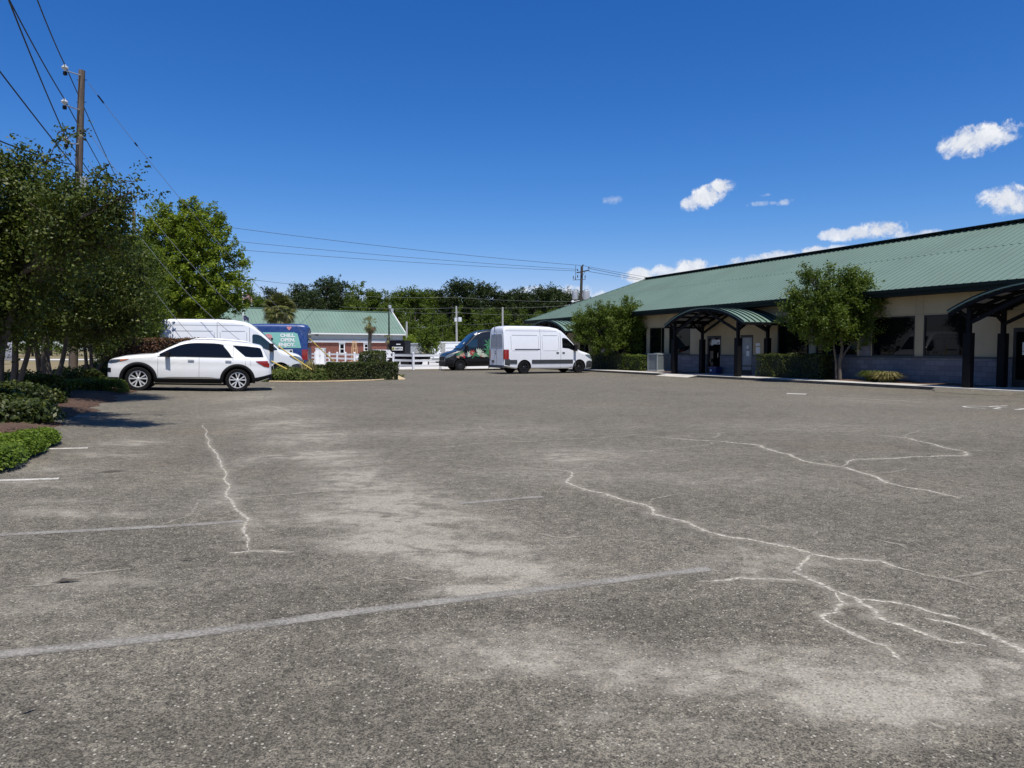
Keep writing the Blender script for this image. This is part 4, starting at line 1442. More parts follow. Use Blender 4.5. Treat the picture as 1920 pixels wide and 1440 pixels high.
vv = [(vx(VB, x), VB.side_y(x, z) + .012, z) for x, z in ((4.90, 2.51), (5.14, 2.51), (5.02, 2.37))]
mb.add(vv, [(0, 1, 2)])
mb.build('heart_mark', M['pink_vinyl'], v3)

# black decorated van
v4 = make_van(M['black_paint'], M['steel_rim'], 'black panel van decorated with green leaves and red flowers', GV, stripe=M['black_plastic'], seam=M['black_plastic'], glass=M['blue_glass'], bumper=M['black_plastic'], lower=M['black_plastic'])
place(v4, 0, gp(863, 694.8), (-.935, -.355), VB, 1.0, 1, VS)
mb = MB()
rr = random.Random(5)
MI = {'leaf': 0, 'pale': 1, 'red': 2, 'blush': 3}
nl = [0]
def leaf_on(x, z, l, wd, rot, mi):
    """pointed leaf"""
    off = .010 + .00025 * nl[0]; nl[0] += 1
    vv = []
    for (a, c) in ((-.5, 0), (-.2, .5), (.15, .42), (.5, 0), (.15, -.42), (-.2, -.5)):
        dx, dz = a * l, c * wd
        X_ = x + dx * math.cos(rot) - dz * math.sin(rot); Z_ = z + dx * math.sin(rot) + dz * math.cos(rot)
        X_ = max(.05, X_)
        vv.append((vx(VB, X_), VB.side_y(X_, Z_) + off, Z_))
    mb.add(vv, [(0, 1, 2, 3, 4, 5)], mi)
def flower(x, z, r, mi, n=7):
    for k in range(n):
        t = 2 * math.pi * k / n + rr.random()
        leaf_on(x + r * .55 * math.cos(t), z + r * .55 * math.sin(t), r, r * .55, t, mi)
def spray(x, z, l, n, mi, spread=1.4, base=math.pi / 2):
    for k in range(n):
        t = base + spread * (k / (n - 1) - .5) * 2
        leaf_on(x + l * .5 * math.cos(t), z + l * .5 * math.sin(t), l, l * .26, t, mi)
for i in range(38):
    x = rr.uniform(.75, 3.3); z = .86 + rr.random() * .26
    leaf_on(x, z, rr.uniform(.14, .3), rr.uniform(.07, .13), rr.uniform(0, 3.14), rr.choice([0, 0, 0, 1, 3, 1]))
spray(.98, 1.05, .34, 7, 0); spray(1.15, .95, .28, 6, 3); flower(1.25, .93, .13, 2); flower(.82, .90, .11, 3)
spray(1.62, .92, .42, 5, 1, .9, 2.0); flower(1.80, 1.17, .20, 2, 9); flower(1.80, 1.17, .10, 3, 5)
spray(2.05, .95, .34, 6, 0, 1.2, 1.2); spray(2.2, 1.02, .48, 7, 1, .9, .9); flower(2.45, .97, .12, 2); flower(2.62, 1.0, .15, 3); spray(2.62, .92, .3, 6, 1)
spray(2.92, 1.35, .42, 6, 0, 2.4, 1.5); spray(2.98, 1.75, .42, 7, 0, 2.8, 1.5); spray(3.05, 1.1, .4, 6, 0, 1.4, 1.7)
for i in range(46):
    x = rr.uniform(3.15, 4.5); z = rr.uniform(.88, 2.0)
    leaf_on(x, z, rr.uniform(.16, .32), rr.uniform(.05, .11), rr.uniform(0, 3.14), rr.choice([1, 1, 0, 3]))
flower(4.05, 2.0, .2, 2, 9); flower(3.45, 1.95, .16, 1); flower(3.75, 1.6, .2, 1, 8); flower(3.4, 1.3, .17, 3); flower(3.9, 1.15, .2, 1)
mb.build('vinyl_graphics', [M['leaf_vinyl'], M['pale_vinyl'], M['red_vinyl'], M['blush_vinyl']], v4)
mb = MB(); toppatch(VB, mb, XW(1.34, 1.45, 3), lambda x: .08, .022); 
o = mb.build('parking_permit', M['paper'], v4); o.location = (0, .45, 0)
mb = MB(); leaf_on(2.12, 2.43, .3, .09, .9, 0); leaf_on(2.02, 2.40, .16, .08, 2.2, 0); mb.build('roof_mark', M['paper'], v4)

# ---- white family car (large crossover)
CB = Body(5.05,
          [(0, .66), (.015, .88), (.05, .98), (.14, 1.03), (.5, 1.125), (.95, 1.185), (1.32, 1.215), (1.45, 1.26), (1.8, 1.465), (2.12, 1.615), (2.4, 1.695), (2.75, 1.735), (3.1, 1.74), (3.7, 1.72), (4.3, 1.665), (4.66, 1.61), (4.74, 1.56), (4.80, 1.44), (4.92, 1.17), (4.98, 1.10), (5.02, 1.0), (5.05, .80)],
          [(0, .33), (.25, .25), (.8, .26), (4.3, .26), (4.55, .32), (5.05, .48)],
          [(0, .86), (.26, .90), (.40, .955), (.55, .975), (.72, .985), (.90, .975), (1.02, .985), (1.10, .965), (1.17, .925), (1.25, .895), (1.60, .755), (1.8, .68)],
          [(0, .70), (.02, .77), (.07, .84), (.18, .905), (.4, .96), (.7, .99), (1.0, 1.0), (4.2, 1.0), (4.6, .975), (4.85, .93), (4.97, .88), (5.05, .80)],
          .13, .17, .03)
CB.x0 = .93 + 3.03 / 2
CB.axz = .385
car = thing('family_car', 'white crossover car with silver spoked wheels and black wheel arches, parked by the trees', 'car', (0, 0, 0), 0)
b = CB
make_body(b, M['suv_white'], (.93, 3.96), .47, car)
for ax in (.93, 3.96):
    for sg in (-1, 1): wheel(car, vx(b, ax), sg * .86, .39, .25, .275, M['alloy'], 5, .39)
mb = MB(); toppatch(b, mb, XW(1.47, 2.10, 9), curve([(1.47, .885), (2.1, .72)]), .010); mb.build('windshield', M['tint_glass'], car, None, 60)
mb = MB(); toppatch(b, mb, XW(1.36, 1.50, 4), curve([(1.36, .84), (1.5, .82)]), .013); mb.build('cowl', M['black_plastic'], car, None, 60)
mb = MB(); toppatch(b, mb, XW(4.78, 4.95, 6), lambda x: .66, .010); mb.build('rear_window', M['tint_glass'], car, None, 60)
for sg in (1, -1):
    beltl = curve([(1.52, 1.155), (2.0, 1.165), (3.8, 1.172), (4.9, 1.18)])
    mb = MB()
    patch(b, mb, sg, [1.55, 1.7, 1.85, 2.0, 2.15, 2.3, 2.45, 2.6, 2.70], beltl, curve([(1.55, 1.225), (1.85, 1.395), (2.15, 1.535), (2.32, 1.585), (2.5, 1.605), (2.70, 1.612)]), .008, 6)
    o_ = mb.build('front_window', M['tint_glass'], car, None, 60)
    mb = MB()
    patch(b, mb, sg, [2.80, 2.95, 3.1, 3.25, 3.4, 3.46, 3.55, 3.68, 3.76], beltl, curve([(2.80, 1.60), (3.2, 1.60), (3.46, 1.585), (3.55, 1.48), (3.68, 1.32), (3.76, 1.19)]), .008, 6)
    mb.build('rear_side_window', M['tint_glass'], car, None, 60)
    mb = MB(); patch(b, mb, sg, [2.70, 2.75, 2.80], beltl, lambda x: 1.60, .0095, 6); mb.build('door_pillar', M['tint_glass'], car, None, 60)
    mb = MB()
    patch(b, mb, sg, XW(2.2, 3.50, 10), curve([(2.2, 1.515), (2.32, 1.562), (2.5, 1.586), (2.70, 1.601), (3.2, 1.601), (3.46, 1.586), (3.5, 1.55)]), curve([(2.2, 1.535), (2.32, 1.585), (2.5, 1.612), (2.7, 1.625), (3.2, 1.626), (3.46, 1.61), (3.5, 1.58)]), .010, 1)
    patch(b, mb, sg, XW(1.5, 3.8, 14), lambda x: beltl(x) - .022, beltl, .010, 1)
    mb.build('window_trim', M['black_plastic'], car, None, 60)
    mb = MB()
    patch(b, mb, sg, [3.80, 3.9, 4.05, 4.2, 4.4, 4.6, 4.68, 4.74, 4.78], curve([(3.80, 1.555), (4.2, 1.20), (4.4, 1.185), (4.78, 1.20)]), curve([(3.80, 1.575), (4.2, 1.56), (4.60, 1.525), (4.68, 1.50), (4.74, 1.36), (4.78, 1.215)]), .008, 6)
    mb.build('quarter_window', M['tint_glass'], car, None, 60)
    # wheel arch cladding, sills
    for ax in (.93, 3.96):
        mb = MB()
        n = 26
        vs, fs = [], []
        for k in range(n + 1):
            t = R(-10) + R(200) * k / n
            for r_, of in ((.455, .006), (.475, .030), (.545, .028), (.565, .004)):
                X_ = ax - r_ * math.cos(t); Z_ = max(.27, b.axz + r_ * math.sin(t))
                X_ = max(.02, min(5.03, X_))
                vs.append((vx(b, X_), sg * (b.side_y(X_, Z_) + of), Z_))
        for k in range(n):
            for j in range(3):
                q_ = (k * 4 + j, k * 4 + j + 1, (k + 1) * 4 + j + 1, (k + 1) * 4 + j)
                fs.append(q_ if sg > 0 else q_[::-1])
        mb.add(vs, fs)
        mb.build('arch_trim', M['black_plastic'], car, None, 60)
    mb = MB(); patch(b, mb, sg, XW(1.42, 3.45, 12), lambda x: .27, lambda x: .43, .016, 3)
    mb.build('sill', M['black_plastic'], car, None, 60)
    mb = MB(); patch(b, mb, sg, XW(1.62, 3.30, 12), lambda x: .435, curve([(1.62, .445), (1.8, .475), (3.1, .485), (3.30, .455)]), .022, 2)
    mb.build('sill_trim', M['chrome'], car, None, 60)
    mb = MB(); patch(b, mb, sg, [4.42, 4.5, 4.6, 4.8, 4.95, 5.03], curve([(4.42, .36), (4.6, .35), (5.03, .50)]), curve([(4.42, .47), (4.6, .50), (4.8, .55), (5.03, .62)]), .012, 3)
    mb.build('rear_bumper_corner', M['black_plastic'], car, None, 60)
    mb = MB(); patch(b, mb, sg, [.01, .05, .12, .22, .36], lambda x: .34, lambda x: .44, .010, 2); mb.build('front_lip', M['black_plastic'], car, None, 60)
    # lamps
    mb = MB(); patch(b, mb, sg, [.03, .07, .13, .2, .3, .4, .46], curve([(.03, .89), (.13, .885), (.3, .925), (.46, .99)]), curve([(.03, .965), (.13, 1.005), (.3, 1.02), (.46, 1.025)]), .010, 3)
    mb.build('headlight', M['dark_lens'], car, None, 60)
    mb = MB(); patch(b, mb, sg, [.40, .48, .56, .66], curve([(.40, .955), (.66, 1.03)]), curve([(.40, 1.02), (.66, 1.04)]), .011, 2)
    mb.build('side_marker', M['amber_lens'], car, None, 60)
    mb = MB(); patch(b, mb, sg, [.01, .04, .08, .13], lambda x: .60, lambda x: .74, .010, 2); mb.build('fog_light_recess', M['black_plastic'], car, None, 60)
    mb = MB(); patch(b, mb, sg, [4.54, 4.62, 4.72, 4.82, 4.92, 4.98], curve([(4.54, 1.035), (4.72, .93), (4.84, .855), (4.98, .85)]), curve([(4.54, 1.055), (4.72, 1.065), (4.98, 1.07)]), .014, 4)
    mb.build('tail_light', M['red_lens'], car, None, 60)
    # door seams, handles
    mb = MB()
    patch(b, mb, sg, [1.50, 1.512], lambda x: .46, lambda x: 1.14, .003, 8)
    patch(b, mb, sg, [2.745, 2.757], lambda x: .46, lambda x: 1.15, .003, 8)
    patch(b, mb, sg, [3.80, 3.812], lambda x: .92, lambda x: 1.56, .003, 8)
    patch(b, mb, sg, XW(1.5, 3.4, 8), lambda x: .445, lambda x: .455, .003, 1)
    patch(b, mb, sg, [4.20, 4.21], lambda x: .88, lambda x: 1.06, .003, 3); patch(b, mb, sg, [4.36, 4.37], lambda x: .88, lambda x: 1.06, .003, 3)
    mb.build('door_seams', M['seam'], car)
    for x in (2.50, 3.66):
        mb = MB(); y = sg * (b.side_y(x, 1.03) + .022)
        mb.box((vx(b, x), y, 1.045), (.19, .03, .032))
        mb.build('door_handle', M['alloy'], car, None, 30)
    mb = MB()
    y = sg * (b.side_y(1.8, 1.15) + .14)
    mb.add([(vx(b, 1.72), y - .11, 1.14), (vx(b, 1.72), y + .11, 1.16), (vx(b, 1.72), y + .11, 1.27), (vx(b, 1.72), y - .11, 1.29),
            (vx(b, 1.86), y - .12, 1.12), (vx(b, 1.86), y + .13, 1.15), (vx(b, 1.86), y + .13, 1.30), (vx(b, 1.86), y - .12, 1.31)],
           [(0, 1, 2, 3), (7, 6, 5, 4), (0, 4, 5, 1), (1, 5, 6, 2), (2, 6, 7, 3), (3, 7, 4, 0)])
    mb.box((vx(b, 1.80), sg * (b.side_y(1.8, 1.15) + .01), 1.175), (.08, .14, .05))
    mb.build('mirror', M['black_plastic'], car, None, 20)
    mb = MB()
    pr = [(vx(b, x), sg * .60, b.top_z(x, .60) + (.045 if 2.6 < x < 4.3 else .0)) for x in (2.45, 2.62, 2.9, 3.2, 3.6, 3.9, 4.25, 4.42)]
    mb.tube(pr, .018, 6); mb.build('roof_rail', M['alloy'], car, None, 60)
mb = MB(); X = vx(b, 0)
mb.b2(X - .05, X + .012, -.52, .52, .55, .92); mb.build('grille', M['black_plastic'], car)
mb = MB(); X = vx(b, b.L)
mb.b2(X - .012, X + .10, -.80, .80, .40, .62); mb.build('rear_bumper', M['black_plastic'], car)
mb = MB(); mb.b2(X - .014, X + .06, -.26, .26, .80, .94); mb.build('licence_plate', M['plate'], car)
mb = MB(); mb.b2(vx(b, 4.35), vx(b, .3), -.72, .72, .20, .30); mb.build('underbody', M['black_plastic'], car)
fwp = at(257.8, 732.5, 23.15); rwp = at(446.5, 735, 24.2)
mid_ = (fwp + rwp) / 2
hd = Vector((fwp.x - rwp.x, fwp.y - rwp.y, 0)).normalized()
lf = Vector((-hd.y, hd.x, 0))
org = mid_ - lf * .92
car.location = (org.x, org.y, (G(fwp.x, fwp.y) + G(rwp.x, rwp.y)) / 2 - .01)
slope = math.atan2(G(fwp.x, fwp.y) - G(rwp.x, rwp.y), (fwp.xy - rwp.xy).length)
car.rotation_euler = (0, -slope, math.atan2(hd.y, hd.x))
print('car', fwp, rwp, (fwp.xy - rwp.xy).length, G(fwp.x, fwp.y), G(rwp.x, rwp.y))
# ------------------------------------------------------------------ foliage tools
def leaf_arrays(C, size, rng, up=.5, aspect=.5, out=None, outw=0.0):
    """C: Nx3 centres -> vertices 4N x 3 of single leaves"""
    N = len(C)
    nrm = rng.normal(size=(N, 3)); nrm[:, 2] += up
    if out is not None: nrm += out * outw
    nrm /= np.linalg.norm(nrm, axis=1)[:, None] + 1e-9
    t = rng.normal(size=(N, 3))
    t -= nrm * np.sum(t * nrm, axis=1)[:, None]
    t /= np.linalg.norm(t, axis=1)[:, None] + 1e-9
    bt = np.cross(nrm, t)
    L = size * rng.uniform(.6, 1.35, N)[:, None]
    W = L * aspect
    V = np.empty((N, 4, 3))
    V[:, 0] = C - t * L * .5
    V[:, 1] = C + bt * W * .5 + t * L * .05
    V[:, 2] = C + t * L * .5
    V[:, 3] = C - bt * W * .5 + t * L * .05
    return V.reshape(-1, 3)

def quads_mesh(name, V, mats, extra=None, mi=None):
    """mesh of independent quads (V: 4N x 3), optional MB geometry appended"""
    N = len(V) // 4
    me = bpy.data.meshes.new(name)
    ev, ef = (extra.v, extra.f) if extra else ([], [])
    if extra:
        allv = np.concatenate([V, np.array(ev, dtype=float)])
    else:
        allv = V
    if extra:
        fs = [tuple(range(4 * i, 4 * i + 4)) for i in range(N)] + [tuple(4 * N + k for k in f) for f in ef]
        me.from_pydata([tuple(p) for p in allv], [], fs)
    else:
        me.vertices.add(4 * N); me.loops.add(4 * N); me.polygons.add(N)
        me.vertices.foreach_set('co', allv.astype(np.float32).ravel())
        me.loops.foreach_set('vertex_index', np.arange(4 * N, dtype=np.int32))
        me.polygons.foreach_set('loop_start', np.arange(0, 4 * N, 4, dtype=np.int32))
        me.polygons.foreach_set('loop_total', np.full(N, 4, dtype=np.int32))
    for m in (mats if isinstance(mats, (list, tuple)) else [mats]): me.materials.append(m)
    if extra and len(me.materials) > 1:
        me.polygons.foreach_set('material_index', [0] * N + [1] * len(ef))
    if mi is not None: me.polygons.foreach_set('material_index', mi)
    me.update(calc_edges=True)
    return me

def crown_points(lobes, ncl, per, spread, rng, hollow=.45):
    """leaf centres in clumps near the surface of the lobes"""
    lob = np.array([(c[0], c[1], c[2], rx, ry, rz) for c, (rx, ry, rz) in lobes], dtype=float)
    vol = lob[:, 3] * lob[:, 4] * lob[:, 5]
    pr = vol ** .75; pr /= pr.sum()
    idx = rng.choice(len(lob), ncl, p=pr)
    d = rng.normal(size=(ncl, 3)); d /= np.linalg.norm(d, axis=1)[:, None]
    rad = hollow + (1.06 - hollow) * rng.random(ncl) ** .6
    cl = lob[idx, :3] + d * lob[idx, 3:] * rad[:, None]
    # leaves sit along short twigs that point outwards and up
    sp = np.array(spread)
    tw = d * .7 + rng.normal(size=(ncl, 3)) * .55 + np.array([0, 0, .45])
    tw /= np.linalg.norm(tw, axis=1)[:, None]
    tl = rng.uniform(.7, 2.6, ncl)[:, None]
    u = rng.uniform(-1, 1, (ncl * per, 1))
    thin = 1.05 - .45 * (u + 1) / 2
    pts = np.repeat(cl, per, axis=0) + np.repeat(tw * tl, per, axis=0) * u * sp[0] + rng.normal(size=(ncl * per, 3)) * sp * .62 * thin
    out = np.repeat(d, per, axis=0)
    return pts, out

def limb(mb, a, b_, r0, r1, rng, wob=.12, n=5):
    a, b_ = Vector(a), Vector(b_)
    pts = []
    L = (b_ - a).length
    for i in range(n + 1):
        t = i / n
        p = a.lerp(b_, t)
        if 0 < i < n: p = p + Vector(rng.normal(size=3)) * wob * L * .25
        pts.append(p)
    mb.tube(pts, [r0 + (r1 - r0) * i / n for i in range(n + 1)], 7)

def make_tree(name, label, base, lobes, trunks, leafm, barkm, size, ncl, per, spread, seed, group=None, up=.5, aspect=.5, hollow=.45, cat='tree', shoots=()):
    """lobes/trunks in world space; trunks: list of point lists with radii"""
    rng = np.random.default_rng(seed)
    base = Vector(base)
    root = thing(name, label, cat, base, 0, group)
    L = [((c[0] - base.x, c[1] - base.y, c[2] - base.z), r_ if hasattr(r_, '__len__') else (r_, r_, r_ * .85)) for c, r_ in lobes]
    pts, out = crown_points(L, ncl, per, (spread, spread, spread * .8), rng, hollow)
    for (p, q_, n) in shoots:      # wispy shoots
        p = np.array(p) - np.array(base); q_ = np.array(q_) - np.array(base)
        t = rng.random(n)[:, None]
        s_ = p + (q_ - p) * t + rng.normal(size=(n, 3)) * .07
        pts = np.concatenate([pts, s_]); out = np.concatenate([out, rng.normal(size=(n, 3))])
    V = leaf_arrays(pts, size, rng, up, aspect, out, .5)
    me = quads_mesh('crown', V, leafm)
    link(bpy.data.objects.new('crown', me), root)
    tb = MB()
    for (pp, r0, r1) in trunks:
        pp = [Vector(p) - base for p in pp]
        n = len(pp)
        tb.tube(pp, [r0 + (r1 - r0) * i / max(1, n - 1) for i in range(n)], 9)
    for (c, r_) in L:
        c = Vector(c)
        tops = [Vector(pp[-1]) - base for pp, _, _ in trunks]
        s_ = min(tops, key=lambda t: (t - c).length)
        limb(tb, s_, c, .05, .015, rng, .2)
        for k in range(4):
            d = Vector(rng.normal(size=3)).normalized()
            limb(tb, s_.lerp(c, .6 + .1 * k), c + Vector((d.x * r_[0], d.y * r_[1], d.z * r_[2])) * .8, .022, .006, rng, .2, 4)
    for (p, q_, n) in shoots: limb(tb, Vector(p) - base, Vector(q_) - base, .012, .005, rng, .08, 5)
    tb.build('trunk', barkm, root, None, 60)
    return root

# ------------------------------------------------------------------ crape myrtles along the left edge
def L3(px, py, Y, r): return (at(px, py, Y), r)
def trunkpts(px0, py0, px1, py1, Y0, Y1, bend=0.0):
    a = at(px0, py0, Y0); a.z = G(a.x, a.y) + .05
    b_ = at(px1, py1, Y1)
    m_ = a.lerp(b_, .5) + Vector((bend, 0, 0))
    return [a, a.lerp(m_, .5) + Vector((bend * .3, 0, 0)), m_, m_.lerp(b_, .6), b_]
GL = 'crape myrtle trees along the left edge of the lot'
Lb = at(-70, 780, 12.6); Lb.z = .12
make_tree('crape_myrtle', 'nearest tree at the left edge, one bare shoot reaching across the utility pole', Lb,
          [L3(-40, 430, 12.4, 1.15), L3(50, 400, 12.6, .95), L3(120, 410, 11.6, .70), L3(178, 395, 11.4, .56), L3(224, 374, 11.3, .36), L3(60, 350, 12.4, .55), L3(0, 350, 12.2, .75), L3(-110, 380, 12, 1.3),
           L3(150, 470, 11.8, .70), L3(60, 500, 12.8, .95), L3(-40, 540, 12.4, 1.0), L3(222, 440, 11.5, .36), L3(246, 360, 11.3, .20), L3(110, 345, 12.6, .38), L3(200, 345, 11.4, .28), L3(20, 310, 12.3, .38), L3(-60, 590, 12.5, .8), L3(30, 585, 12.8, .55)],
          [(trunkpts(-70, 780, -30, 560, 12.6, 12.5, .1), .11, .06), (trunkpts(-66, 780, 40, 520, 12.6, 12.7, .15), .09, .05), (trunkpts(-75, 780, -120, 520, 12.5, 12.2, -.1), .09, .05)],
          M['leaf_myrtle'], M['bark_smooth'], .068, 760, 80, .17, 1, GL, .45, .52, .35,
          shoots=[(at(60, 335, 12.5), at(112, 262, 12.55), 26), (at(104, 270, 12.55), at(152, 243, 12.6), 60), (at(112, 262, 12.55), at(128, 236, 12.6), 26), (at(108, 250, 12.55), at(124, 242, 12.6), 22), (at(60, 300, 12.4), at(72, 278, 12.4), 40), (at(80, 305, 12.4), at(134, 285, 12.5), 60),
                  (at(230, 340, 13), at(264, 338, 13), 30), (at(180, 330, 13), at(196, 312, 13), 40), (at(150, 250, 12.6), at(168, 240, 12.6), 30)])
B2 = at(22, 742, 17.2); B2.z = .16
make_tree('crape_myrtle', 'second tree from the left with two slim trunks rising from the dark shrubs', B2,
          [L3(30, 520, 17.0, 1.3), L3(110, 540, 17.2, 1.15), L3(-40, 560, 16.8, 1.3), L3(60, 600, 17.0, .85), L3(160, 500, 17.4, 1.0), L3(185, 560, 17.4, .6), L3(30, 440, 17.2, 1.2), L3(120, 450, 17.3, 1.1), L3(10, 610, 17, .7)],
          [(trunkpts(20, 745, 28, 620, 17.2, 17.1, .06), .09, .055), (trunkpts(6, 745, 14, 600, 17.2, 17, -.1), .075, .05), (trunkpts(24, 745, 70, 590, 17.2, 17.1, .05), .07, .04)],
          M['leaf_myrtle'], M['bark_smooth'], .076, 640, 76, .20, 2, GL, .45, .52, .35)
C2 = at(94, 733, 21.6); C2.z = .17
make_tree('crape_myrtle', 'tree with the stoutest smooth trunk, just left of the wooden pole base', C2,
          [L3(120, 540, 18.7, 1.15), L3(195, 540, 19.5, .9), L3(70, 560, 20.0, 1.2), L3(160, 600, 19.8, .7), L3(226, 585, 18.6, .62), L3(252, 570, 18.4, .40), L3(215, 500, 18.7, .92), L3(110, 470, 19.0, 1.2), L3(60, 480, 21, 1.2), L3(235, 620, 18.6, .38), L3(195, 625, 19, .42), L3(268, 600, 18.4, .28)],
          [(trunkpts(97, 735, 84, 625, 21.6, 21.4, -.08), .15, .09), (trunkpts(76, 715, 62, 620, 21.8, 21.4, .05), .10, .06), (trunkpts(102, 733, 130, 610, 21.6, 21.4, .04), .08, .05)],
          M['leaf_myrtle'], M['bark_smooth'], .082, 720, 76, .22, 3, GL, .45, .52, .35)
D2 = at(168, 704, 25.6); D2.z = .18
make_tree('crape_myrtle', 'fourth tree from the left, thin trunks behind the front of the white family car', D2,
          [L3(195, 600, 25.4, .9), L3(170, 580, 25.6, 1.1), L3(205, 560, 25.8, .9), L3(200, 640, 25.2, .5), L3(190, 520, 26, 1.2), L3(150, 630, 25.4, .6), L3(120, 600, 25.4, 1.0)],
          [(trunkpts(160, 706, 158, 640, 25.6, 25.4, .05), .07, .05), (trunkpts(176, 704, 170, 640, 25.6, 25.4, -.04), .07, .05), (trunkpts(172, 704, 205, 635, 25.6, 25.4, .05), .06, .04)],
          M['leaf_myrtle'], M['bark_dark'], .09, 560, 66, .22, 4, GL, .45, .52, .35)

D3 = at(236, 690, 31.5); D3.z = .17
make_tree('crape_myrtle', 'bushy green tree behind the reddish hedge, filling the gap beside the white van', D3,
          [L3(250, 560, 31.5, 1.3), L3(225, 600, 31.2, 1.2), L3(262, 610, 31.5, .9), L3(240, 500, 31.8, 1.5), L3(200, 560, 31.5, 1.3), L3(272, 530, 31.6, .8), L3(284, 588, 31.4, .5), L3(215, 640, 31, .8), L3(255, 640, 31.3, .6)],
          [(trunkpts(230, 690, 228, 620, 31.5, 31.4, .05), .08, .05), (trunkpts(242, 690, 250, 620, 31.5, 31.4, -.04), .08, .05)],
          M['leaf_mid'], M['bark_dark'], .11, 600, 66, .25, 14, GL, .45, .52, .35)
# ------------------------------------------------------------------ tall light green tree and a dark one behind it
E2 = at(345, 690, 43); E2.z = .1
make_tree('broadleaf_tree', 'tall bright green bushy tree standing behind the white van on the left', E2,
          [L3(340, 412, 43, 1.0), L3(384, 414, 43, .95), L3(306, 440, 43, 1.0), L3(350, 450, 42, .9), L3(398, 462, 42.4, .85), L3(297, 396, 43, .55), L3(325, 490, 41.8, 1.0), L3(375, 500, 41.8, 1.05), L3(405, 510, 42.4, .95), L3(350, 545, 41.6, 1.1), L3(400, 555, 42, 1.0), L3(428, 540, 42.6, .85), L3(290, 500, 42.4, 1.1), L3(330, 590, 42, 1.0),
           L3(440, 562, 43, .75), L3(416, 436, 43, .42), L3(362, 388, 42.8, .5), L3(452, 530, 43.2, .42), L3(300, 550, 42.2, 1.0), L3(420, 590, 43, .8), L3(350, 470, 43.6, 1.5), L3(370, 560, 43.6, 1.5), L3(276, 460, 43, .7), L3(385, 590, 42, .8), L3(282, 425, 43, .6), L3(272, 505, 43, .8), L3(446, 500, 43, .5), L3(432, 470, 42.6, .6), L3(375, 440, 42, .8), L3(320, 420, 42.2, .7)],
          [(trunkpts(345, 690, 350, 520, 43, 43, .2), .28, .14)],
          M['leaf_bright'], M['bark_dark'], .15, 760, 100, .23, 5, None, 1.1, .55, .8)
F2 = at(300, 690, 50); F2.z = .1
make_tree('broadleaf_tree', 'dark green tree filling the gap left of the white van, behind the reddish hedge', F2,
          [L3(260, 480, 50, 1.7), L3(285, 560, 50, 2.0), L3(240, 560, 50, 2.0), L3(300, 620, 48, 1.6), L3(250, 620, 48, 1.6), L3(220, 520, 50, 1.8), L3(330, 600, 49, 1.5), L3(375, 590, 49, 1.3)],
          [(trunkpts(290, 690, 270, 560, 50, 50, .2), .25, .14)],
          M['leaf_hedge'], M['bark_dark'], .26, 700, 32, .34, 6, None, .4, .5, .4)

# ------------------------------------------------------------------ trees in front of the office
T1 = bpt(s_of(1575, -.4), -.4, .12)
def r2(px, py, Y, r): return (at(px, py, Y), r)
yT = T1.y
make_tree('broadleaf_tree', 'round leafy green tree in front of the office windows, right of the long low hedge', T1,
          [r2(1570, 560, yT, 1.05), r2(1520, 575, yT, .85), r2(1620, 575, yT, .95), r2(1545, 535, yT, .8), r2(1600, 535, yT, .7), r2(1500, 600, yT, .6), r2(1645, 610, yT, .6), r2(1590, 605, yT, .8), r2(1530, 615, yT, .6), r2(1518, 518, yT, .38), r2(1655, 545, yT, .38), r2(1485, 575, yT, .4), r2(1590, 515, yT, .4), r2(1560, 600, yT - .5, .7), r2(1548, 636, yT, .45), r2(1605, 632, yT, .5), r2(1510, 625, yT, .4), r2(1635, 625, yT, .4), r2(1488, 600, yT, .5), r2(1652, 590, yT, .55), r2(1640, 565, yT, .6), r2(1500, 555, yT, .5)],
          [([T1 + Vector((.02, 0, -.05)), T1 + Vector((0, 0, .7)), T1 + Vector((.1, 0, 1.4)), T1 + Vector((0, 0, 2.0))], .085, .05), ([T1 + Vector((-.08, .1, -.05)), T1 + Vector((-.12, .1, .8)), T1 + Vector((-.3, .1, 1.9))], .055, .035), ([T1 + Vector((.1, 0, 1.0)), T1 + Vector((.5, 0, 1.6)), T1 + Vector((.9, 0, 2.2))], .05, .03)],
          M['leaf_mid'], M['bark_smooth'], .10, 520, 86, .19, 8, None, .5, .5, .35,
          shoots=[(at(1512, 520, yT), at(1508, 492, yT), 60), (at(1520, 520, yT), at(1520, 500, yT), 50), (at(1655, 545, yT), at(1668, 528, yT), 50), (at(1600, 530, yT), at(1632, 506, yT), 60), (at(1490, 560, yT), at(1474, 548, yT), 40), (at(1640, 615, yT), at(1674, 606, yT), 50), (at(1545, 525, yT), at(1553, 498, yT), 50)])
T2 = bpt(s_of(1158, -.4), -.4, .12)
yT = T2.y
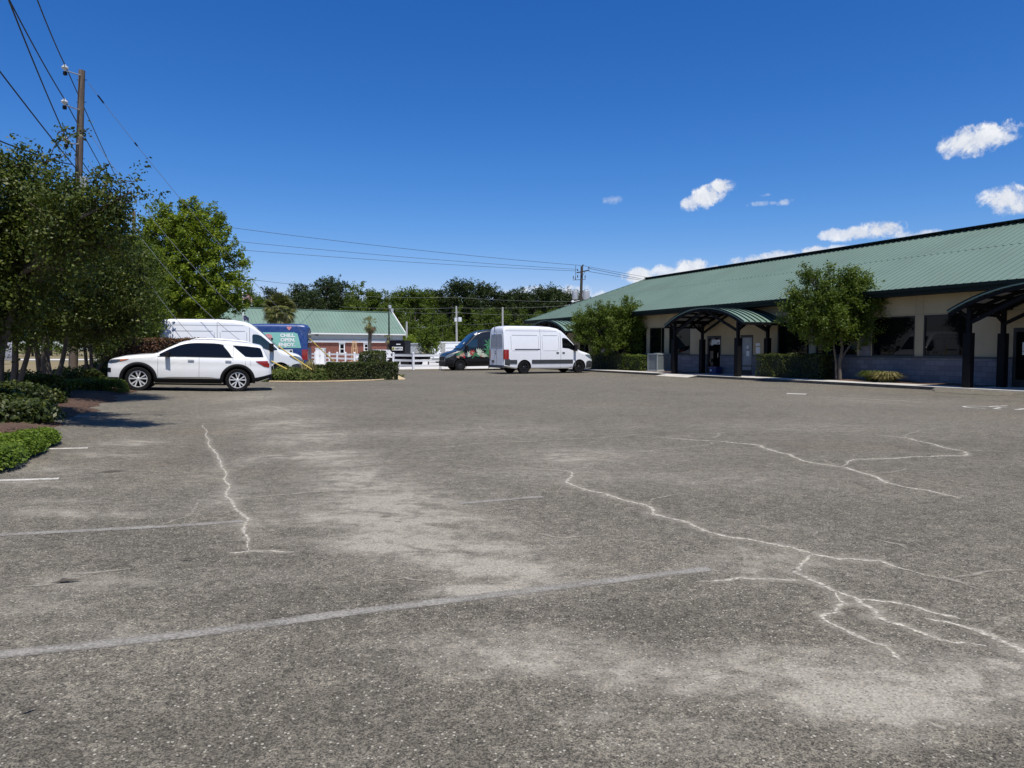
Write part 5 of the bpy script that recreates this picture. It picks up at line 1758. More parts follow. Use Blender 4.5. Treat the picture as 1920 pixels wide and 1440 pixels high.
make_tree('broadleaf_tree', 'wide low yellowish green tree in front of the office, just right of the white van', T2,
          [r2(1150, 605, yT, 1.2), r2(1110, 610, yT, .95), r2(1190, 605, yT, 1.1), r2(1130, 590, yT, .8), r2(1175, 582, yT, .8), r2(1205, 625, yT, .85), r2(1095, 625, yT, .7), r2(1150, 640, yT, .9), r2(1120, 645, yT, .6), r2(1190, 650, yT, .7), r2(1215, 600, yT, .5), r2(1100, 600, yT, .8), r2(1085, 612, yT, .55), r2(1212, 612, yT, .8), r2(1222, 630, yT, .5)],
          [([T2 + Vector((0, 0, -.05)), T2 + Vector((.05, 0, .7)), T2 + Vector((0, 0, 1.5))], .10, .06), ([T2 + Vector((.1, 0, -.05)), T2 + Vector((.3, 0, .8)), T2 + Vector((.6, 0, 1.8))], .07, .04)],
          M['leaf_mid'], M['bark_smooth'], .12, 620, 80, .22, 9, None, .5, .45, .35,
          shoots=[(at(x, 592, yT), at(x2, y2, yT), 45) for x, x2, y2 in ((1110, 1100, 570), (1125, 1118, 566), (1140, 1142, 562), (1165, 1166, 560), (1183, 1185, 558), (1200, 1204, 566), (1215, 1226, 586), (1095, 1078, 592), (1155, 1152, 564))])

# ------------------------------------------------------------------ hedges and shrubs
def hedge(name, label, loc, rz, size, leafm, leaf, n, seed, cat='hedge', core='core_dark', group=None, round_=0.0, bump=.05, kind=None, up=.5):
    rng = np.random.default_rng(seed)
    lx, ly, lz = size
    # points on the faces of a box, optionally rounded towards an ellipsoid
    A = np.array([ly * lz, ly * lz, lx * lz, lx * lz, lx * ly * 1.1]); A /= A.sum()
    f = rng.choice(5, n, p=A)
    u, v = rng.uniform(-1, 1, n), rng.uniform(-1, 1, n)
    P = np.empty((n, 3)); N_ = np.zeros((n, 3))
    for k in range(5):
        i = f == k
        if k < 2:
            P[i] = np.stack([np.full(i.sum(), 1 if k else -1), u[i], v[i]], 1); N_[i, 0] = 1 if k else -1
        elif k < 4:
            P[i] = np.stack([u[i], np.full(i.sum(), 1 if k == 3 else -1), v[i]], 1); N_[i, 1] = 1 if k == 3 else -1
        else:
            P[i] = np.stack([u[i], v[i], np.full(i.sum(), 1)], 1); N_[i, 2] = 1
    if round_ > 0:
        Q = P.copy(); Q[:, 2] = (Q[:, 2] + 1) / 2
        nn = np.linalg.norm(Q, axis=1)[:, None]
        mx = np.max(np.abs(Q), axis=1)[:, None] + 1e-9
        Q = Q * ((1 - round_) + round_ * mx / nn)
        N2 = Q / (np.linalg.norm(Q, axis=1)[:, None] + 1e-9)
        N_ = N_ * (1 - round_) + N2 * round_
        P = Q
        P[:, 2] = P[:, 2] * 2 - 1
    S = np.array([lx / 2, ly / 2, lz / 2])
    P = P * S
    wob = np.sin(P[:, 0] * 5.1 + seed) * np.sin(P[:, 1] * 4.3 + 1) * np.sin(P[:, 2] * 6 + seed * 2)
    depth = -np.abs(rng.normal(size=n)) * bump * 1.3 + wob * bump + rng.normal(size=n) * bump * .35
    P = P + N_ * depth[:, None]
    P[:, 2] += lz / 2
    P[:, 2] = np.maximum(P[:, 2], .02)
    V = leaf_arrays(P, leaf, rng, up, .55, N_, 1.2)
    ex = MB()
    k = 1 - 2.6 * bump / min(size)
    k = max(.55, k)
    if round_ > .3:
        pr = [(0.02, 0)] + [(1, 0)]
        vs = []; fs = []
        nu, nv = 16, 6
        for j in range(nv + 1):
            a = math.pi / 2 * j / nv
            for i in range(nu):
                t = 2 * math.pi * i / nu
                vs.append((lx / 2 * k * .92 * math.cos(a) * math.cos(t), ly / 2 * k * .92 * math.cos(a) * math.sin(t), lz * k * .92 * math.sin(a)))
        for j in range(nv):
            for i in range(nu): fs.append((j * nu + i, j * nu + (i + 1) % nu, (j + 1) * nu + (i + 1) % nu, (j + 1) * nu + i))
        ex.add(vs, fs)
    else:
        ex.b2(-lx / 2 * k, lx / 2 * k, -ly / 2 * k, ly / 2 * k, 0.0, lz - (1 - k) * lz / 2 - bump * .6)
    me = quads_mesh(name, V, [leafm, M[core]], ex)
    o = bpy.data.objects.new(name, me)
    o.location = loc; o.rotation_euler = (0, 0, rz)
    link(o)
    return tag(o, label, cat, group, kind)

# office hedges (local x along the front)
def office_hedge(px0, px1, t, z1, ly, label, leafm, leaf, n, seed, **kw):
    a, b_ = s_of(px0, t), s_of(px1, t)
    return hedge('hedge', label, bpt((a + b_) / 2, t, .10), BRZ, (b_ - a, ly, z1), leafm, leaf, n, seed, **kw)
office_hedge(1430, 1556, -.12, 1.12, .95, 'long clipped dark green hedge between the round tree and the entrance canopy', M['leaf_hedge'], .075, 9500, 21)
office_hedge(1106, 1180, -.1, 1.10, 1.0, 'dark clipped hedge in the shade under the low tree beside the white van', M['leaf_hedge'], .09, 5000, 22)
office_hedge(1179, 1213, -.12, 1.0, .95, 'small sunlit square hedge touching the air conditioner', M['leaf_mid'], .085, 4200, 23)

# strappy grass clump
def tuft(label, loc, n, h, r, seed, mat_, name='grass_clump', group=None):
    rng = np.random.default_rng(seed)
    mb = MB()
    for i in range(n):
        a = rng.uniform(0, 2 * math.pi); rr_ = r * math.sqrt(rng.random()) * .45
        b0 = Vector((rr_ * math.cos(a), rr_ * math.sin(a), 0))
        a2 = a + rng.normal() * .5
        l = r * rng.uniform(.5, 1.1)
        hh = h * rng.uniform(.6, 1.1)
        d = Vector((math.cos(a2), math.sin(a2), 0))
        sd_ = Vector((-d.y, d.x, 0)) * .018
        p1 = b0 + d * l * .35 + Vector((0, 0, hh)); p2 = b0 + d * l + Vector((0, 0, hh * rng.uniform(.35, .9)))
        mb.add([b0 - sd_, b0 + sd_, p1 + sd_, p1 - sd_, p2], [(0, 1, 2, 3), (3, 2, 4)])
    o = mb.build(name, mat_, None); o.location = loc
    return tag(o, label, 'plant', group)
tuft('green and straw coloured grass clump at the foot of the office wall', bpt(s_of(1640, -.3), -.3, .12), 420, .42, .62, 31, M['leaf_hedge'])
tuft('pale straw coloured grass clump in the mulch beside the sidewalk', bpt(s_of(1664, -.35), -.35, .12), 420, .40, .66, 32, M['leaf_straw'])

# front island on the left
def gl(px, py, h=.03): return gp(px, py, h)
c0 = at(676, 700, 33.4); c0.z = .03
a0 = at(609, 713, 32.6); a1 = at(741, 711, 33.6)
hd2 = math.atan2(a1.y - a0.y, a1.x - a0.x)
hedge('hedge', 'low clipped dark hedge with a flat top at the front of the island', ((a0.x + a1.x) / 2, (a0.y + a1.y) / 2 + .5, .03), hd2, ((a1 - a0).length, 1.05, .80), M['leaf_hedge'], .075, 10500, 41)
hedge('hedge', 'clipped green hedge behind the flat topped one, below the yellow wire guards', (at(620, 690, 38).x, 38.0, .0), .1, (2.6, 1.2, .62), M['leaf_hedge'], .09, 5000, 42)
hedge('shrub', 'round dark reddish shrub rising behind the low island hedge', (at(699, 680, 37.4).x, 37.4, .0), 0, (1.42, 1.4, 1.42), M['leaf_hedge'], .085, 6500, 43, 'shrub', round_=.35)
hedge('hedge', 'reddish brown clipped hedge behind the bonnet of the white family car', (at(300, 690, 28.4).x, 28.4, .14), .30, (3.6, 1.5, 1.72), M['leaf_maroon'], .085, 15000, 44, core='core_maroon')
jun = [(522, 712, 31.9, 1.5, .9, .42, 'low feathery juniper beside the rear bumper of the white family car'), (556, 708, 32.0, 1.5, .9, .50, 'low juniper in the middle of the island below the yellow wire guard'),
       (588, 712, 31.7, 1.3, .8, .36, 'low yellowish juniper touching the left end of the flat topped hedge'), (545, 698, 33.2, 1.9, .9, .62, 'taller juniper hiding the front wheel of the white van'), (590, 698, 34.2, 1.7, .9, .55, 'juniper with grassy stems behind the middle of the island')]
for i, (px, py, Y, lx, ly, lz, lb) in enumerate(jun):
    p = at(px, py, Y)
    hedge('juniper_shrub', lb, (p.x, p.y, .02), .3, (lx, ly, lz), M['leaf_juniper'], .10, 3600, 50 + i, 'shrub', round_=.6, bump=.10, group='low junipers on the island')
p = at(578, 700, 32.6); tuft('tall pale grass stems between the junipers and the flat hedge', (p.x, p.y, .05), 60, .9, .5, 35, M['leaf_straw'])
p = gp(739, 711)
mb = MB(); mb.lathe([(.62, 0), (.48, .07), (.3, .17), (.12, .25), (.0, .27)], 18)
rs = random.Random(3)
mb.v = [(x * (1 + .18 * rs.uniform(-1, 1)), y * .8 * (1 + .18 * rs.uniform(-1, 1)), z * (1 + .2 * rs.uniform(-1, 1))) for x, y, z in mb.v]
o = mb.build('sand_pile', M['sand'], None, None, 60); o.location = (p.x - .1, p.y + .1, .0); tag(o, 'small pale heap of sand at the right corner of the island hedge', 'sand pile')
p = gp(752, 708); tuft('weeds growing from the asphalt next to the sand heap', (p.x, p.y, .0), 40, .18, .25, 36, M['leaf_juniper'], 'weed_clump')

# left bed planting
shr = [(58, 772, 15.9, 1.3, 1.1, .42, 'low dark shrub between the mulch patch and the leftmost trunks', 'leaf_hedge'), (8, 806, 12.2, 1.7, 1.2, .42, 'low dark shrub bordering the bright ground cover mat', 'leaf_hedge'), (22, 772, 15.4, 1.7, 1.4, .52, 'dark shrub under the leftmost trunks, nearest to the bright ground cover', 'leaf_hedge'), (-28, 800, 12.6, 1.6, 1.4, .5, 'dark shrub cut off by the left edge above the bright ground cover', 'leaf_hedge'),
       (66, 748, 18.0, 1.5, 1.3, .62, 'leafy dark shrub at the foot of the stout trunk', 'leaf_myrtle'), (20, 735, 19.0, 2.0, 1.4, .65, 'dark shrub between the two slim trunks and the dry grass', 'leaf_hedge'),
       (140, 724, 23.4, 1.9, 1.3, .62, 'dark low shrub behind the stout trunk', 'leaf_hedge'), (200, 700, 27.6, 2.4, 1.4, .8, 'dark shrub hidden beyond the front of the white family car', 'leaf_hedge'), (215, 672, 30, 2.2, 1.4, 2.2, 'tall dark shrub left of the reddish hedge', 'leaf_hedge')]
for i, (px, py, Y, lx, ly, lz, lb, lm) in enumerate(shr):
    p = at(px, py, Y)
    hedge('shrub', lb, (p.x, p.y, G(p.x, p.y) + .05), .2 * i, (lx, ly, lz), M[lm], .085, 5200, 60 + i, 'shrub', round_=.7, bump=.09, group='dark shrubs in the left bed')
p = at(178, 738, 21.4)
hedge('shrub', 'low spreading green mat by the front wheel of the white family car', (p.x, p.y, G(p.x, p.y) + .02), .35, (1.9, 1.5, .42), M['leaf_mid'], .07, 6500, 70, 'shrub', round_=.6, bump=.07)
for i, (px, py, Y, lx, ly, lz) in enumerate([(6, 866, 8.9, .85, 1.6, .20), (-40, 880, 8.3, 1.1, 2.2, .24), (44, 840, 9.75, .8, 1.25, .17)]):
    p = at(px, py, Y)
    lbs = ['bright green ground cover mat creeping over the edge of the asphalt', 'bright green ground cover mat cut off by the left edge', 'far tip of the bright green ground cover, next to the tree shadow']
    hedge('ground_cover', lbs[i], (p.x, p.y, G(p.x, p.y) + .02), R(22), (lx, ly, lz), M['leaf_cover'], .042, 16000, 80 + i, 'ground cover', round_=.65, bump=.06, group='ground cover at the left edge', up=1.2)

# scattered litter: twigs and leaves on the asphalt
lt = MB()
for (px, py, l, a) in ((125, 1090, .09, .4), (118, 1088, .05, 1.5), (350, 1049, .05, .2), (55, 1332, .04, 1.0), (210, 884, .16, .5), (1490, 1070, .03, 0), (380, 1070, .03, .2)):
    p = gp(px, py, .008)
    d = Vector((math.cos(a), math.sin(a), 0)) * l; s_ = Vector((-d.y, d.x, 0)) * .16
    lt.add([p - d, p + s_ + Vector((0, 0, .012)), p + d, p - s_ + Vector((0, 0, .006))], [(0, 1, 2, 3)])
tag(lt.build('leaf_litter', M['bark_dark']), 'dry leaf scraps lying on the asphalt', 'litter', None, 'stuff')
# ------------------------------------------------------------------ utility poles and wires
Pb = at(136, 706, 31.0); Pb.z = .1
Pt = at(153.5, 132, 30.8)
pole = thing('utility_pole', 'tall weathered wooden utility pole with three insulator arms, rising out of the left trees', 'utility pole', Pb)
mb = MB()
mb.tube([Vector((0, 0, -.1)), (Pt - Pb) * .5, Pt - Pb], [.19, .16, .125], 14)
mb.build('pole', M['pole_wood'], pole, None, 60)
def pole_at(t): return Pb.lerp(Pt, t)
INS = []
for (px, py, py2) in ((122, 127, 140), (121, 191, 205), (124, 263, 268)):
    e = at(px, py + 5, 29.6)
    z_ = at(150, py2 + 2, 30.8).z
    t = (z_ - Pb.z) / (Pt.z - Pb.z)
    a = pole_at(t)
    mb = MB(); mb.tube([a - Pb, e - Pb], .028, 8)
    ao = mb.build('arm', M['galv'], pole, None, 60)
    mb = MB()
    mb.lathe([(0, -.10), (.035, -.1), (.04, 0), (.055, .02), (.05, .05), (.1, .06), (.13, .10), (.115, .15), (.05, .19), (.04, .24), (0, .25)], 14, 'Z', tuple(e - Pb))
    mb.build('insulator', M['porcelain'], ao, None, 40)
    mb = MB(); mb.box(tuple(e - Pb + Vector((0, 0, -.12))), (.12, .1, .14)); mb.build('clamp', M['dark_steel'], ao)
    INS.append(e + Vector((.0, 0, .22)))
mb = MB()
for t in (.97, .90, .80, .72, .64, .56):
    p = pole_at(t) - Pb
    mb.tube([p + Vector((-.2, 0, 0)), p + Vector((.24, 0, 0))], .012, 6)
mb.build('bolts', M['dark_steel'], pole)
mb = MB(); e = at(158, 345, 30.5) - Pb; mb.b2(e.x - .13, e.x + .13, e.y - .1, e.y + .1, e.z - .3, e.z + .3); mb.build('meter_box', M['galv'], pole)
mb = MB(); mb.tube([pole_at(.62) - Pb + Vector((-.19, -.05, 0)), pole_at(.3) - Pb + Vector((-.2, -.08, 0))], .025, 6); mb.build('conduit', M['black_plastic'], pole)

p2b = at(252, 690, 63); p2b.z = .1
p2t = at(251, 396, 63)
pole2 = thing('utility_pole', 'second wooden utility pole, its top just showing between the dark and the bright green tree', 'utility pole', p2b)
mb = MB(); mb.tube([Vector((0, 0, -.1)), p2t - p2b], [.19, .14], 12); mb.build('pole', M['pole_wood'], pole2, None, 60)
for dz in (-.3, -1.6, -2.9):
    mb = MB(); e = p2t - p2b + Vector((0, 0, dz)); mb.tube([e, e + Vector((-.7, -.3, .15))], .028, 6); mb.build('arm', M['galv'], pole2)

def wire(name, label, pts, r, m=None, sag=0.0, group=None, n=16, cat='wire'):
    """pts: consecutive supports; each span hangs by sag"""
    mb = MB()
    out = []
    for a, b_ in zip(pts[:-1], pts[1:]):
        a, b_ = Vector(a), Vector(b_)
        for i in range(n + (1 if b_ is pts[-1] or (b_ - Vector(pts[-1])).length < 1e-6 else 0)):
            t = i / n
            out.append(a.lerp(b_, t) - Vector((0, 0, sag * 4 * t * (1 - t))))
    mb.tube(out, r, 5)
    o = mb.build(name, m or M['wire'], None, tuple(out[0]))
    return tag(o, label, cat, group)
PW = 'power lines over the left trees'
far = [at(251, 402, 63), at(250, 418, 63), at(249, 436, 63)]
i0 = INS[0]
wire('power_line', 'topmost power line, passing over the highest insulator of the tall wooden pole', [at(46, -64, 20), i0, far[0]], .022, None, .12, PW)
wire('power_line', 'power line resting on the middle insulator of the tall wooden pole', [at(-17, -68, 19), INS[1], far[1]], .022, None, .12, PW)
wire('power_line', 'power line held by the lowest arm of the tall wooden pole', [at(-14, -78, 17), INS[2], far[2]], .022, None, .12, PW)
lp = at(144, 318, 30.6)
wire('power_line', 'low communication line reaching the tall wooden pole below its arms', [at(-70, 42, 19), lp, at(250, 520, 63)], .024, None, .05, PW)
wire('power_line', 'lowest twisted service cable entering at the left edge', [at(-60, 236, 22), at(58, 285, 27), at(134, 308, 30.5)], .026, None, .06, PW)

# centre pole behind the office roof
Y3 = 85
p3b = at(1086, 690, Y3); p3b.z = 0
p3t = at(1091, 499, Y3)
pole3 = thing('utility_pole', 'dark wooden pole with crossarm and transformers behind the office roof', 'utility pole', p3b)
mb = MB(); mb.tube([Vector((0, 0, -.1)), p3t - p3b], [.21, .15], 12); mb.build('pole', M['pole_dark'], pole3, None, 60)
def lp3(px, py, Y=Y3): return at(px, py, Y) - p3b
mb = MB(); mb.bar(lp3(1081, 511.5, Y3 - .4), lp3(1105, 506.5, Y3 - .4), .1, .13); mb.bar(lp3(1090, 520), lp3(1097, 509.5), .05)
for (px, py) in ((1083, 508), (1104, 504), (1093, 499)):
    e = lp3(px, py); mb.lathe([(0, 0), (.07, .02), (.09, .12), (.04, .2), (0, .22)], 8, 'Z', tuple(e))
mb.build('crossarm', M['pole_dark'], pole3)
for (px, w_) in ((1078.5, .0), (1099, .05)):
    mb = MB()
    e = lp3(px, 561, Y3 - .25 if px > 1090 else Y3 + .2)
    mb.lathe([(0, 0), (.33 + w_, 0), (.36 + w_, .05), (.36 + w_, .93), (.3 + w_, 1.0), (0, 1.03)], 18, 'Z', tuple(e))
    for dx in (-.15, .15): mb.lathe([(.04, 1.0), (.06, 1.1), (.05, 1.2), (.0, 1.22)], 8, 'Z', (e.x + dx, e.y, e.z))
    mb.build('transformer', M['galv'], pole3, None, 40)
mb = MB()
for (px, py) in ((1075, 523), (1079, 525), (1083, 521), (1097, 522)):
    e = lp3(px, py, Y3 - .2); mb.tube([e, e + Vector((0, 0, .35))], .06, 7)
mb.bar(lp3(1074, 525, Y3), lp3(1098, 524, Y3), .06)
mb.tube([lp3(1079, 522, Y3), lp3(1079.5, 497, Y3)], .03, 5)
mb.build('cutouts', M['wire_pale'], pole3)
mb = MB(); e = lp3(1074, 566, Y3 - .6); mb.lathe([(0, .2), (.16, .15), (.2, 0), (.0, -.05)], 10, 'Z', tuple(e)); mb.tube([e, lp3(1088, 563)], .03, 5); mb.build('street_light', M['porcelain'], pole3)
CW = 'thin power lines across the middle of the sky'
wire('power_line', 'highest thin line from the bright green tree to the pole behind the office', [at(251, 402, 63), at(1093, 498, Y3), at(1400, 543, 120)], .020, None, .35, CW)
wire('power_line', 'middle thin line from the bright green tree to the crossarm behind the office', [at(251, 432, 63), at(1083, 505, Y3)], .018, None, .30, CW)
wire('power_line', 'lowest thin line from the bright green tree to the crossarm behind the office', [at(251, 452, 63), at(1079, 508, Y3)], .018, None, .25, CW)
wire('power_line', 'thin line leaving the crossarm towards the ridge of the office roof', [at(1104, 503, Y3), at(1400, 556, 120)], .028, None, .2, CW)
wire('power_line', 'thin line leaving the transformer pole below the crossarm line', [at(1104, 509, Y3), at(1400, 552, 120)], .024, None, .2, CW)
wire('power_line', 'thin line just above the tree line between the palm and the bright green tree', [at(380, 507, 62), at(470, 524, 70), at(640, 540, 95)], .018, None, .1, CW)

# poles and lines in front of the woods
far_poles = []
for (pb, pt, Y, lb) in ((857, 574, 96, 'thin pale pole with a small white transformer in front of the woods'), (942.5, 576, 100, 'thin plain pole in front of the woods, right of the black van'), (762.5, 603, 90, 'short thin pole just right of the brick building'), (822, 600, 115, 'faint pole deep in front of the dark woods')):
    if pb == 822: continue
    b_ = at(pb, 680, Y); b_.z = 0
    t_ = at(pb - (1.5 if pb == 857 else 0), pt, Y)
    po = thing('utility_pole', lb, 'utility pole', b_)
    mb = MB(); mb.tube([Vector((0, 0, -.05)), t_ - b_], [.16, .12], 10); mb.build('pole', M['grey_box'], po, None, 60)
    if pb == 857:
        mb = MB(); mb.lathe([(0, 0), (.26, 0), (.28, .05), (.28, .55), (0, .6)], 14, 'Z', tuple(at(862, 603, Y - .3) - b_)); mb.lathe([(0, 0), (.2, 0), (.2, .5), (0, .55)], 12, 'Z', tuple(at(854.5, 603, Y) - b_)); mb.build('transformer', M['porcelain'], po, None, 40)
        mb = MB(); mb.bar(at(852, 586, Y) - b_, at(861, 585, Y) - b_, .08); mb.build('crossarm', M['grey_box'], po)
    far_poles.append(t_)
FW = 'thin lines in front of the woods'
for i, (a, b_, c_, lb) in enumerate((((640, 553, 95), (856, 557, 96), (1078, 565, 100), 'upper pale line in front of the woods'), ((640, 575, 95), (856, 577, 96), (1078, 572, 100), 'second pale line in front of the woods'),
                               ((740, 583, 92), (856, 586, 96), (1040, 589, 100), 'third pale line in front of the woods, at the small white transformer'), ((735, 615, 90), (857, 607, 96), (942, 604, 100), 'lowest pale line in front of the woods'))):
    wire('power_line', lb, [at(*a), at(*b_), at(*c_)], .013, M['wire_pale'], .2, FW)

# guy wires with yellow guards
GW = 'guy wires with yellow guards'
def to_px(P): return 960 + F * P.x / (P.y * CT - (P.z - H) * ST)
for i, (s_, gs, ge, Y, Yg, sag, lb) in enumerate((((166, 156), 580, (630, 681), 30.9, 37.6, .62, 'guy wire from the pole top whose yellow guard slants in front of the brick building'),
                                         ((166, 247), 521, (585, 693), 30.9, 32.0, 1.05, 'guy wire whose yellow guard crosses the nose of the white van'),
                                         ((165, 300), 509, (538, 692), 30.9, 31.0, 1.25, 'guy wire whose yellow guard ends beside the tail lamp of the white family car'),
                                         ((163, 318), 425, (440, 694), 30.9, 30.2, 1.3, 'guy wire crossing the side of the white van and ending behind the white family car'))):
    a = at(s_[0], s_[1], Y); g1 = at(ge[0], ge[1], Yg)
    def cv(t): return a.lerp(g1, t) - Vector((0, 0, sag * 4 * t * (1 - t)))
    best = min((t / 400 for t in range(401)), key=lambda t: abs(to_px(cv(t)) - gs))
    root = thing('guy_wire', lb, 'guy wire', (g1.x, g1.y, g1.z), 0, GW)
    mb = MB(); mb.tube([cv(t / 30) - g1 for t in range(31)], .010, 5); mb.build('wire', M['wire_guy'], root)
    mb = MB(); mb.tube([cv(best + (1 - best) * t / 6) - g1 for t in range(7)], .030, 8); mb.build('guard', M['guard_yellow'], root)
    if i == 0:
        mb = MB(); mb.tube([cv(.03) - g1, cv(.05) - g1], .035, 6); mb.tube([cv(.155) - g1, cv(.165) - g1], .035, 6); mb.build('strain_insulator', M['dark_steel'], root)

# ------------------------------------------------------------------ white rail fence
def fence(pts, label, step=2.4):
    root = thing('rail_fence', label, 'fence', (pts[0][0], pts[0][1], 0))
    o = Vector((pts[0][0], pts[0][1], 0))
    rails = [MB() for _ in range(3)]
    for a, b_ in zip(pts[:-1], pts[1:]):
        a, b_ = Vector((a[0], a[1], 0)) - o, Vector((b_[0], b_[1], 0)) - o
        n = max(1, round((b_ - a).length / step))
        for k in range(n + 1):
            p = a.lerp(b_, k / n)
            if k == 0 and a.length > .01: continue
            mb = MB(); rz_ = math.atan2((b_ - a).y, (b_ - a).x)
            mb.box(p + Vector((0, 0, .58)), (.13, .13, 1.16), rz_); mb.box(p + Vector((0, 0, 1.175)), (.17, .17, .03), rz_)
            mb.add([p + Vector((x, y, 1.19)) for x, y in ((-.07, -.07), (.07, -.07), (.07, .07), (-.07, .07))] + [p + Vector((0, 0, 1.25))], [(0, 1, 4), (1, 2, 4), (2, 3, 4), (3, 0, 4)])
            mb.build('post', M['white_vinyl'], root)
        for j, z in enumerate((1.02, .66, .30)):
            rails[j].bar(a + Vector((0, 0, z)), b_ + Vector((0, 0, z)), .04, .15)
    for r_ in rails: r_.build('rail', M['white_vinyl'], root)
fA = at(579, 680, 72); fB = at(724, 685, 52.5); fC = at(775, 692, 49.6); fD = at(826, 691, 50.6); fE = at(960, 688, 54.5)
fence([(fA.x, fA.y), (fB.x, fB.y)], 'white three rail fence running back towards the brick building')
fence([(fB.x + .6, fB.y - .3), (fC.x, fC.y), (fD.x, fD.y), (fE.x, fE.y)], 'white three rail fence along the far end of the lot behind the black van', 2.3)

# ------------------------------------------------------------------ brick building with green roof
YB = 90.0
TH = R(35)
E1 = at(757.5, 660, YB); E1.z = 0
AX = Vector((math.cos(TH), math.sin(TH), 0)); NX = Vector((-math.sin(TH), math.cos(TH), 0))
LB = 30.0
bb0 = E1 - AX * LB
ax_ = AX * LB
rzb = TH
brk = thing('brick_building', 'low red brick building with a ribbed green roof behind the white fence', 'building', bb0, rzb)
zev = at(757.5, 626, YB).z
DB_ = 3.36 * YB / 80
rdg = E1 + NX * DB_
zrd = at(733, 586, rdg.y).z
ztr = zev - (zev - at(757, 639, YB).z)
def bbz(py, px):
    P = bb0 + AX * bx_of(px)
    return at(px, py, P.y).z
def bx_of(px):
    lo, hi = 0.0, LB
    for _ in range(50):
        m_ = (lo + hi) / 2
        P = bb0 + AX * m_
        if 960 + F * P.x / (P.y * CT + H * ST) < px: lo = m_
        else: hi = m_
    return (lo + hi) / 2
mb = MB(); mb.b2(0, LB - .05, .35, DB_ * 2 - .35, 0, ztr - .25); mb.build('wall', M['brick'], brk)
mb = MB(); mb.b2(0, LB - .02, .30, DB_ * 2 - .3, ztr + .02, zev - .05); mb.build('siding', M['siding'], brk)
mb = MB(); mb.b2(0, LB + .02, .14, .40, ztr - .25, ztr + .01); mb.build('trim_band', M['brick_white'], brk)
hy = (zrd - zev)
mb = MB()
def roofp(x, y):
    return (x, y, zev + hy * min(y, 2 * DB_ - y) / DB_)
xr = LB - 1.55
mb.add([(-.2, -.2, zev - .06), (LB + .2, -.2, zev - .06), (LB + .2, DB_, zrd), (-.2, DB_, zrd), (-.2, 2 * DB_ + .2, zev - .06), (LB + .2, 2 * DB_ + .2, zev - .06)], [(0, 1, 2, 3), (3, 2, 5, 4)])
x = .0
while x < LB + .1:
    mb.bar((x, -.2, zev - .04), (x, DB_, zrd + .03), .07, .07); x += .42
mb.b2(-.2, LB + .2, DB_ - .18, DB_ + .18, zrd - .02, zrd + .06)
mb.build('roof', M['green_roof_far'], brk)
mb = MB(); mb.add([(LB, 0, zev - .05), (LB, 2 * DB_, zev - .05), (LB, DB_, zrd - .05)], [(0, 1, 2)]); mb.build('gable', M['siding'], brk)
mb = MB(); mb.bar((LB + .2, -.2, zev - .1), (LB + .2, DB_, zrd - .03), .12, .28); mb.b2(-.2, LB + .2, -.24, -.18, zev - .18, zev - .03); mb.build('rake_trim', M['brick_white'], brk)
for (p0_, p1_, y0_, y1_) in ((638, 648.5, 645.5, 663), (684, 693, 646, 658), (520, 530, 645, 662), (563, 573, 645, 662)):
    a, b_ = bx_of(p0_), bx_of(p1_)
    z0, z1 = bbz(y1_, (p0_ + p1_) / 2), bbz(y0_, (p0_ + p1_) / 2)
    mb = MB(); mb.b2(a, a + .12, .26, .36, z0, z1); mb.b2(b_ - .12, b_, .26, .36, z0, z1); mb.b2(a + .12, b_ - .12, .26, .36, z0, z0 + .08)
    mb.b2(a - .05, b_ + .05, .24, .36, z1, z1 + .24); mb.b2(a - .12, b_ + .12, .20, .36, z1 + .24, z1 + .32); mb.b2(a + .12, b_ - .12, .27, .36, (z0 + z1) / 2 - .04, (z0 + z1) / 2 + .04)
    fo = mb.build('window', M['brick_white'], brk)
    mb = MB(); mb.b2(a + .12, b_ - .12, .31, .345, z0 + .08, z1); mb.build('pane', M['window_glass'], fo)
mb = MB()
for px in (596, 712, 735): 
    a = bx_of(px); mb.lathe([(0, 0), (.16, 0), (.2, .12), (0, .14)], 10, 'Z', (a, .2, bbz(629, px)))
mb.build('wall_lamps', M['dark_steel'], brk)

# ------------------------------------------------------------------ palms
def fan_frond(mb, o, d, pet, bl, nb, droop, rng, mi=0, wid=.05):
    d = Vector(d).normalized()
    side = d.cross(Vector((0, 0, 1)))
    side = side.normalized() if side.length > .05 else Vector((1, 0, 0))
    upv = side.cross(d)
    h = o + d * pet + Vector((0, 0, -droop * pet * .3))
    sdv = side * .02
    mb.add([o - sdv, o + sdv, h + sdv, h - sdv], [(0, 1, 2, 3)], mi)
    for k in range(nb):
        a = (k / (nb - 1) - .5) * 2.6
        v = (d * math.cos(a) + side * math.sin(a)).normalized()
        L = bl * (1 - .25 * abs(a) / 1.3) * rng.uniform(.85, 1.1)
        m_ = h + v * L * .55 + upv * rng.uniform(-.05, .05)
        e = h + v * L + Vector((0, 0, -droop * L * .55))
        s2 = v.cross(upv).normalized() * wid
        mb.add([h, m_ - s2, e, m_ + s2], [(0, 1, 2, 3)], mi)
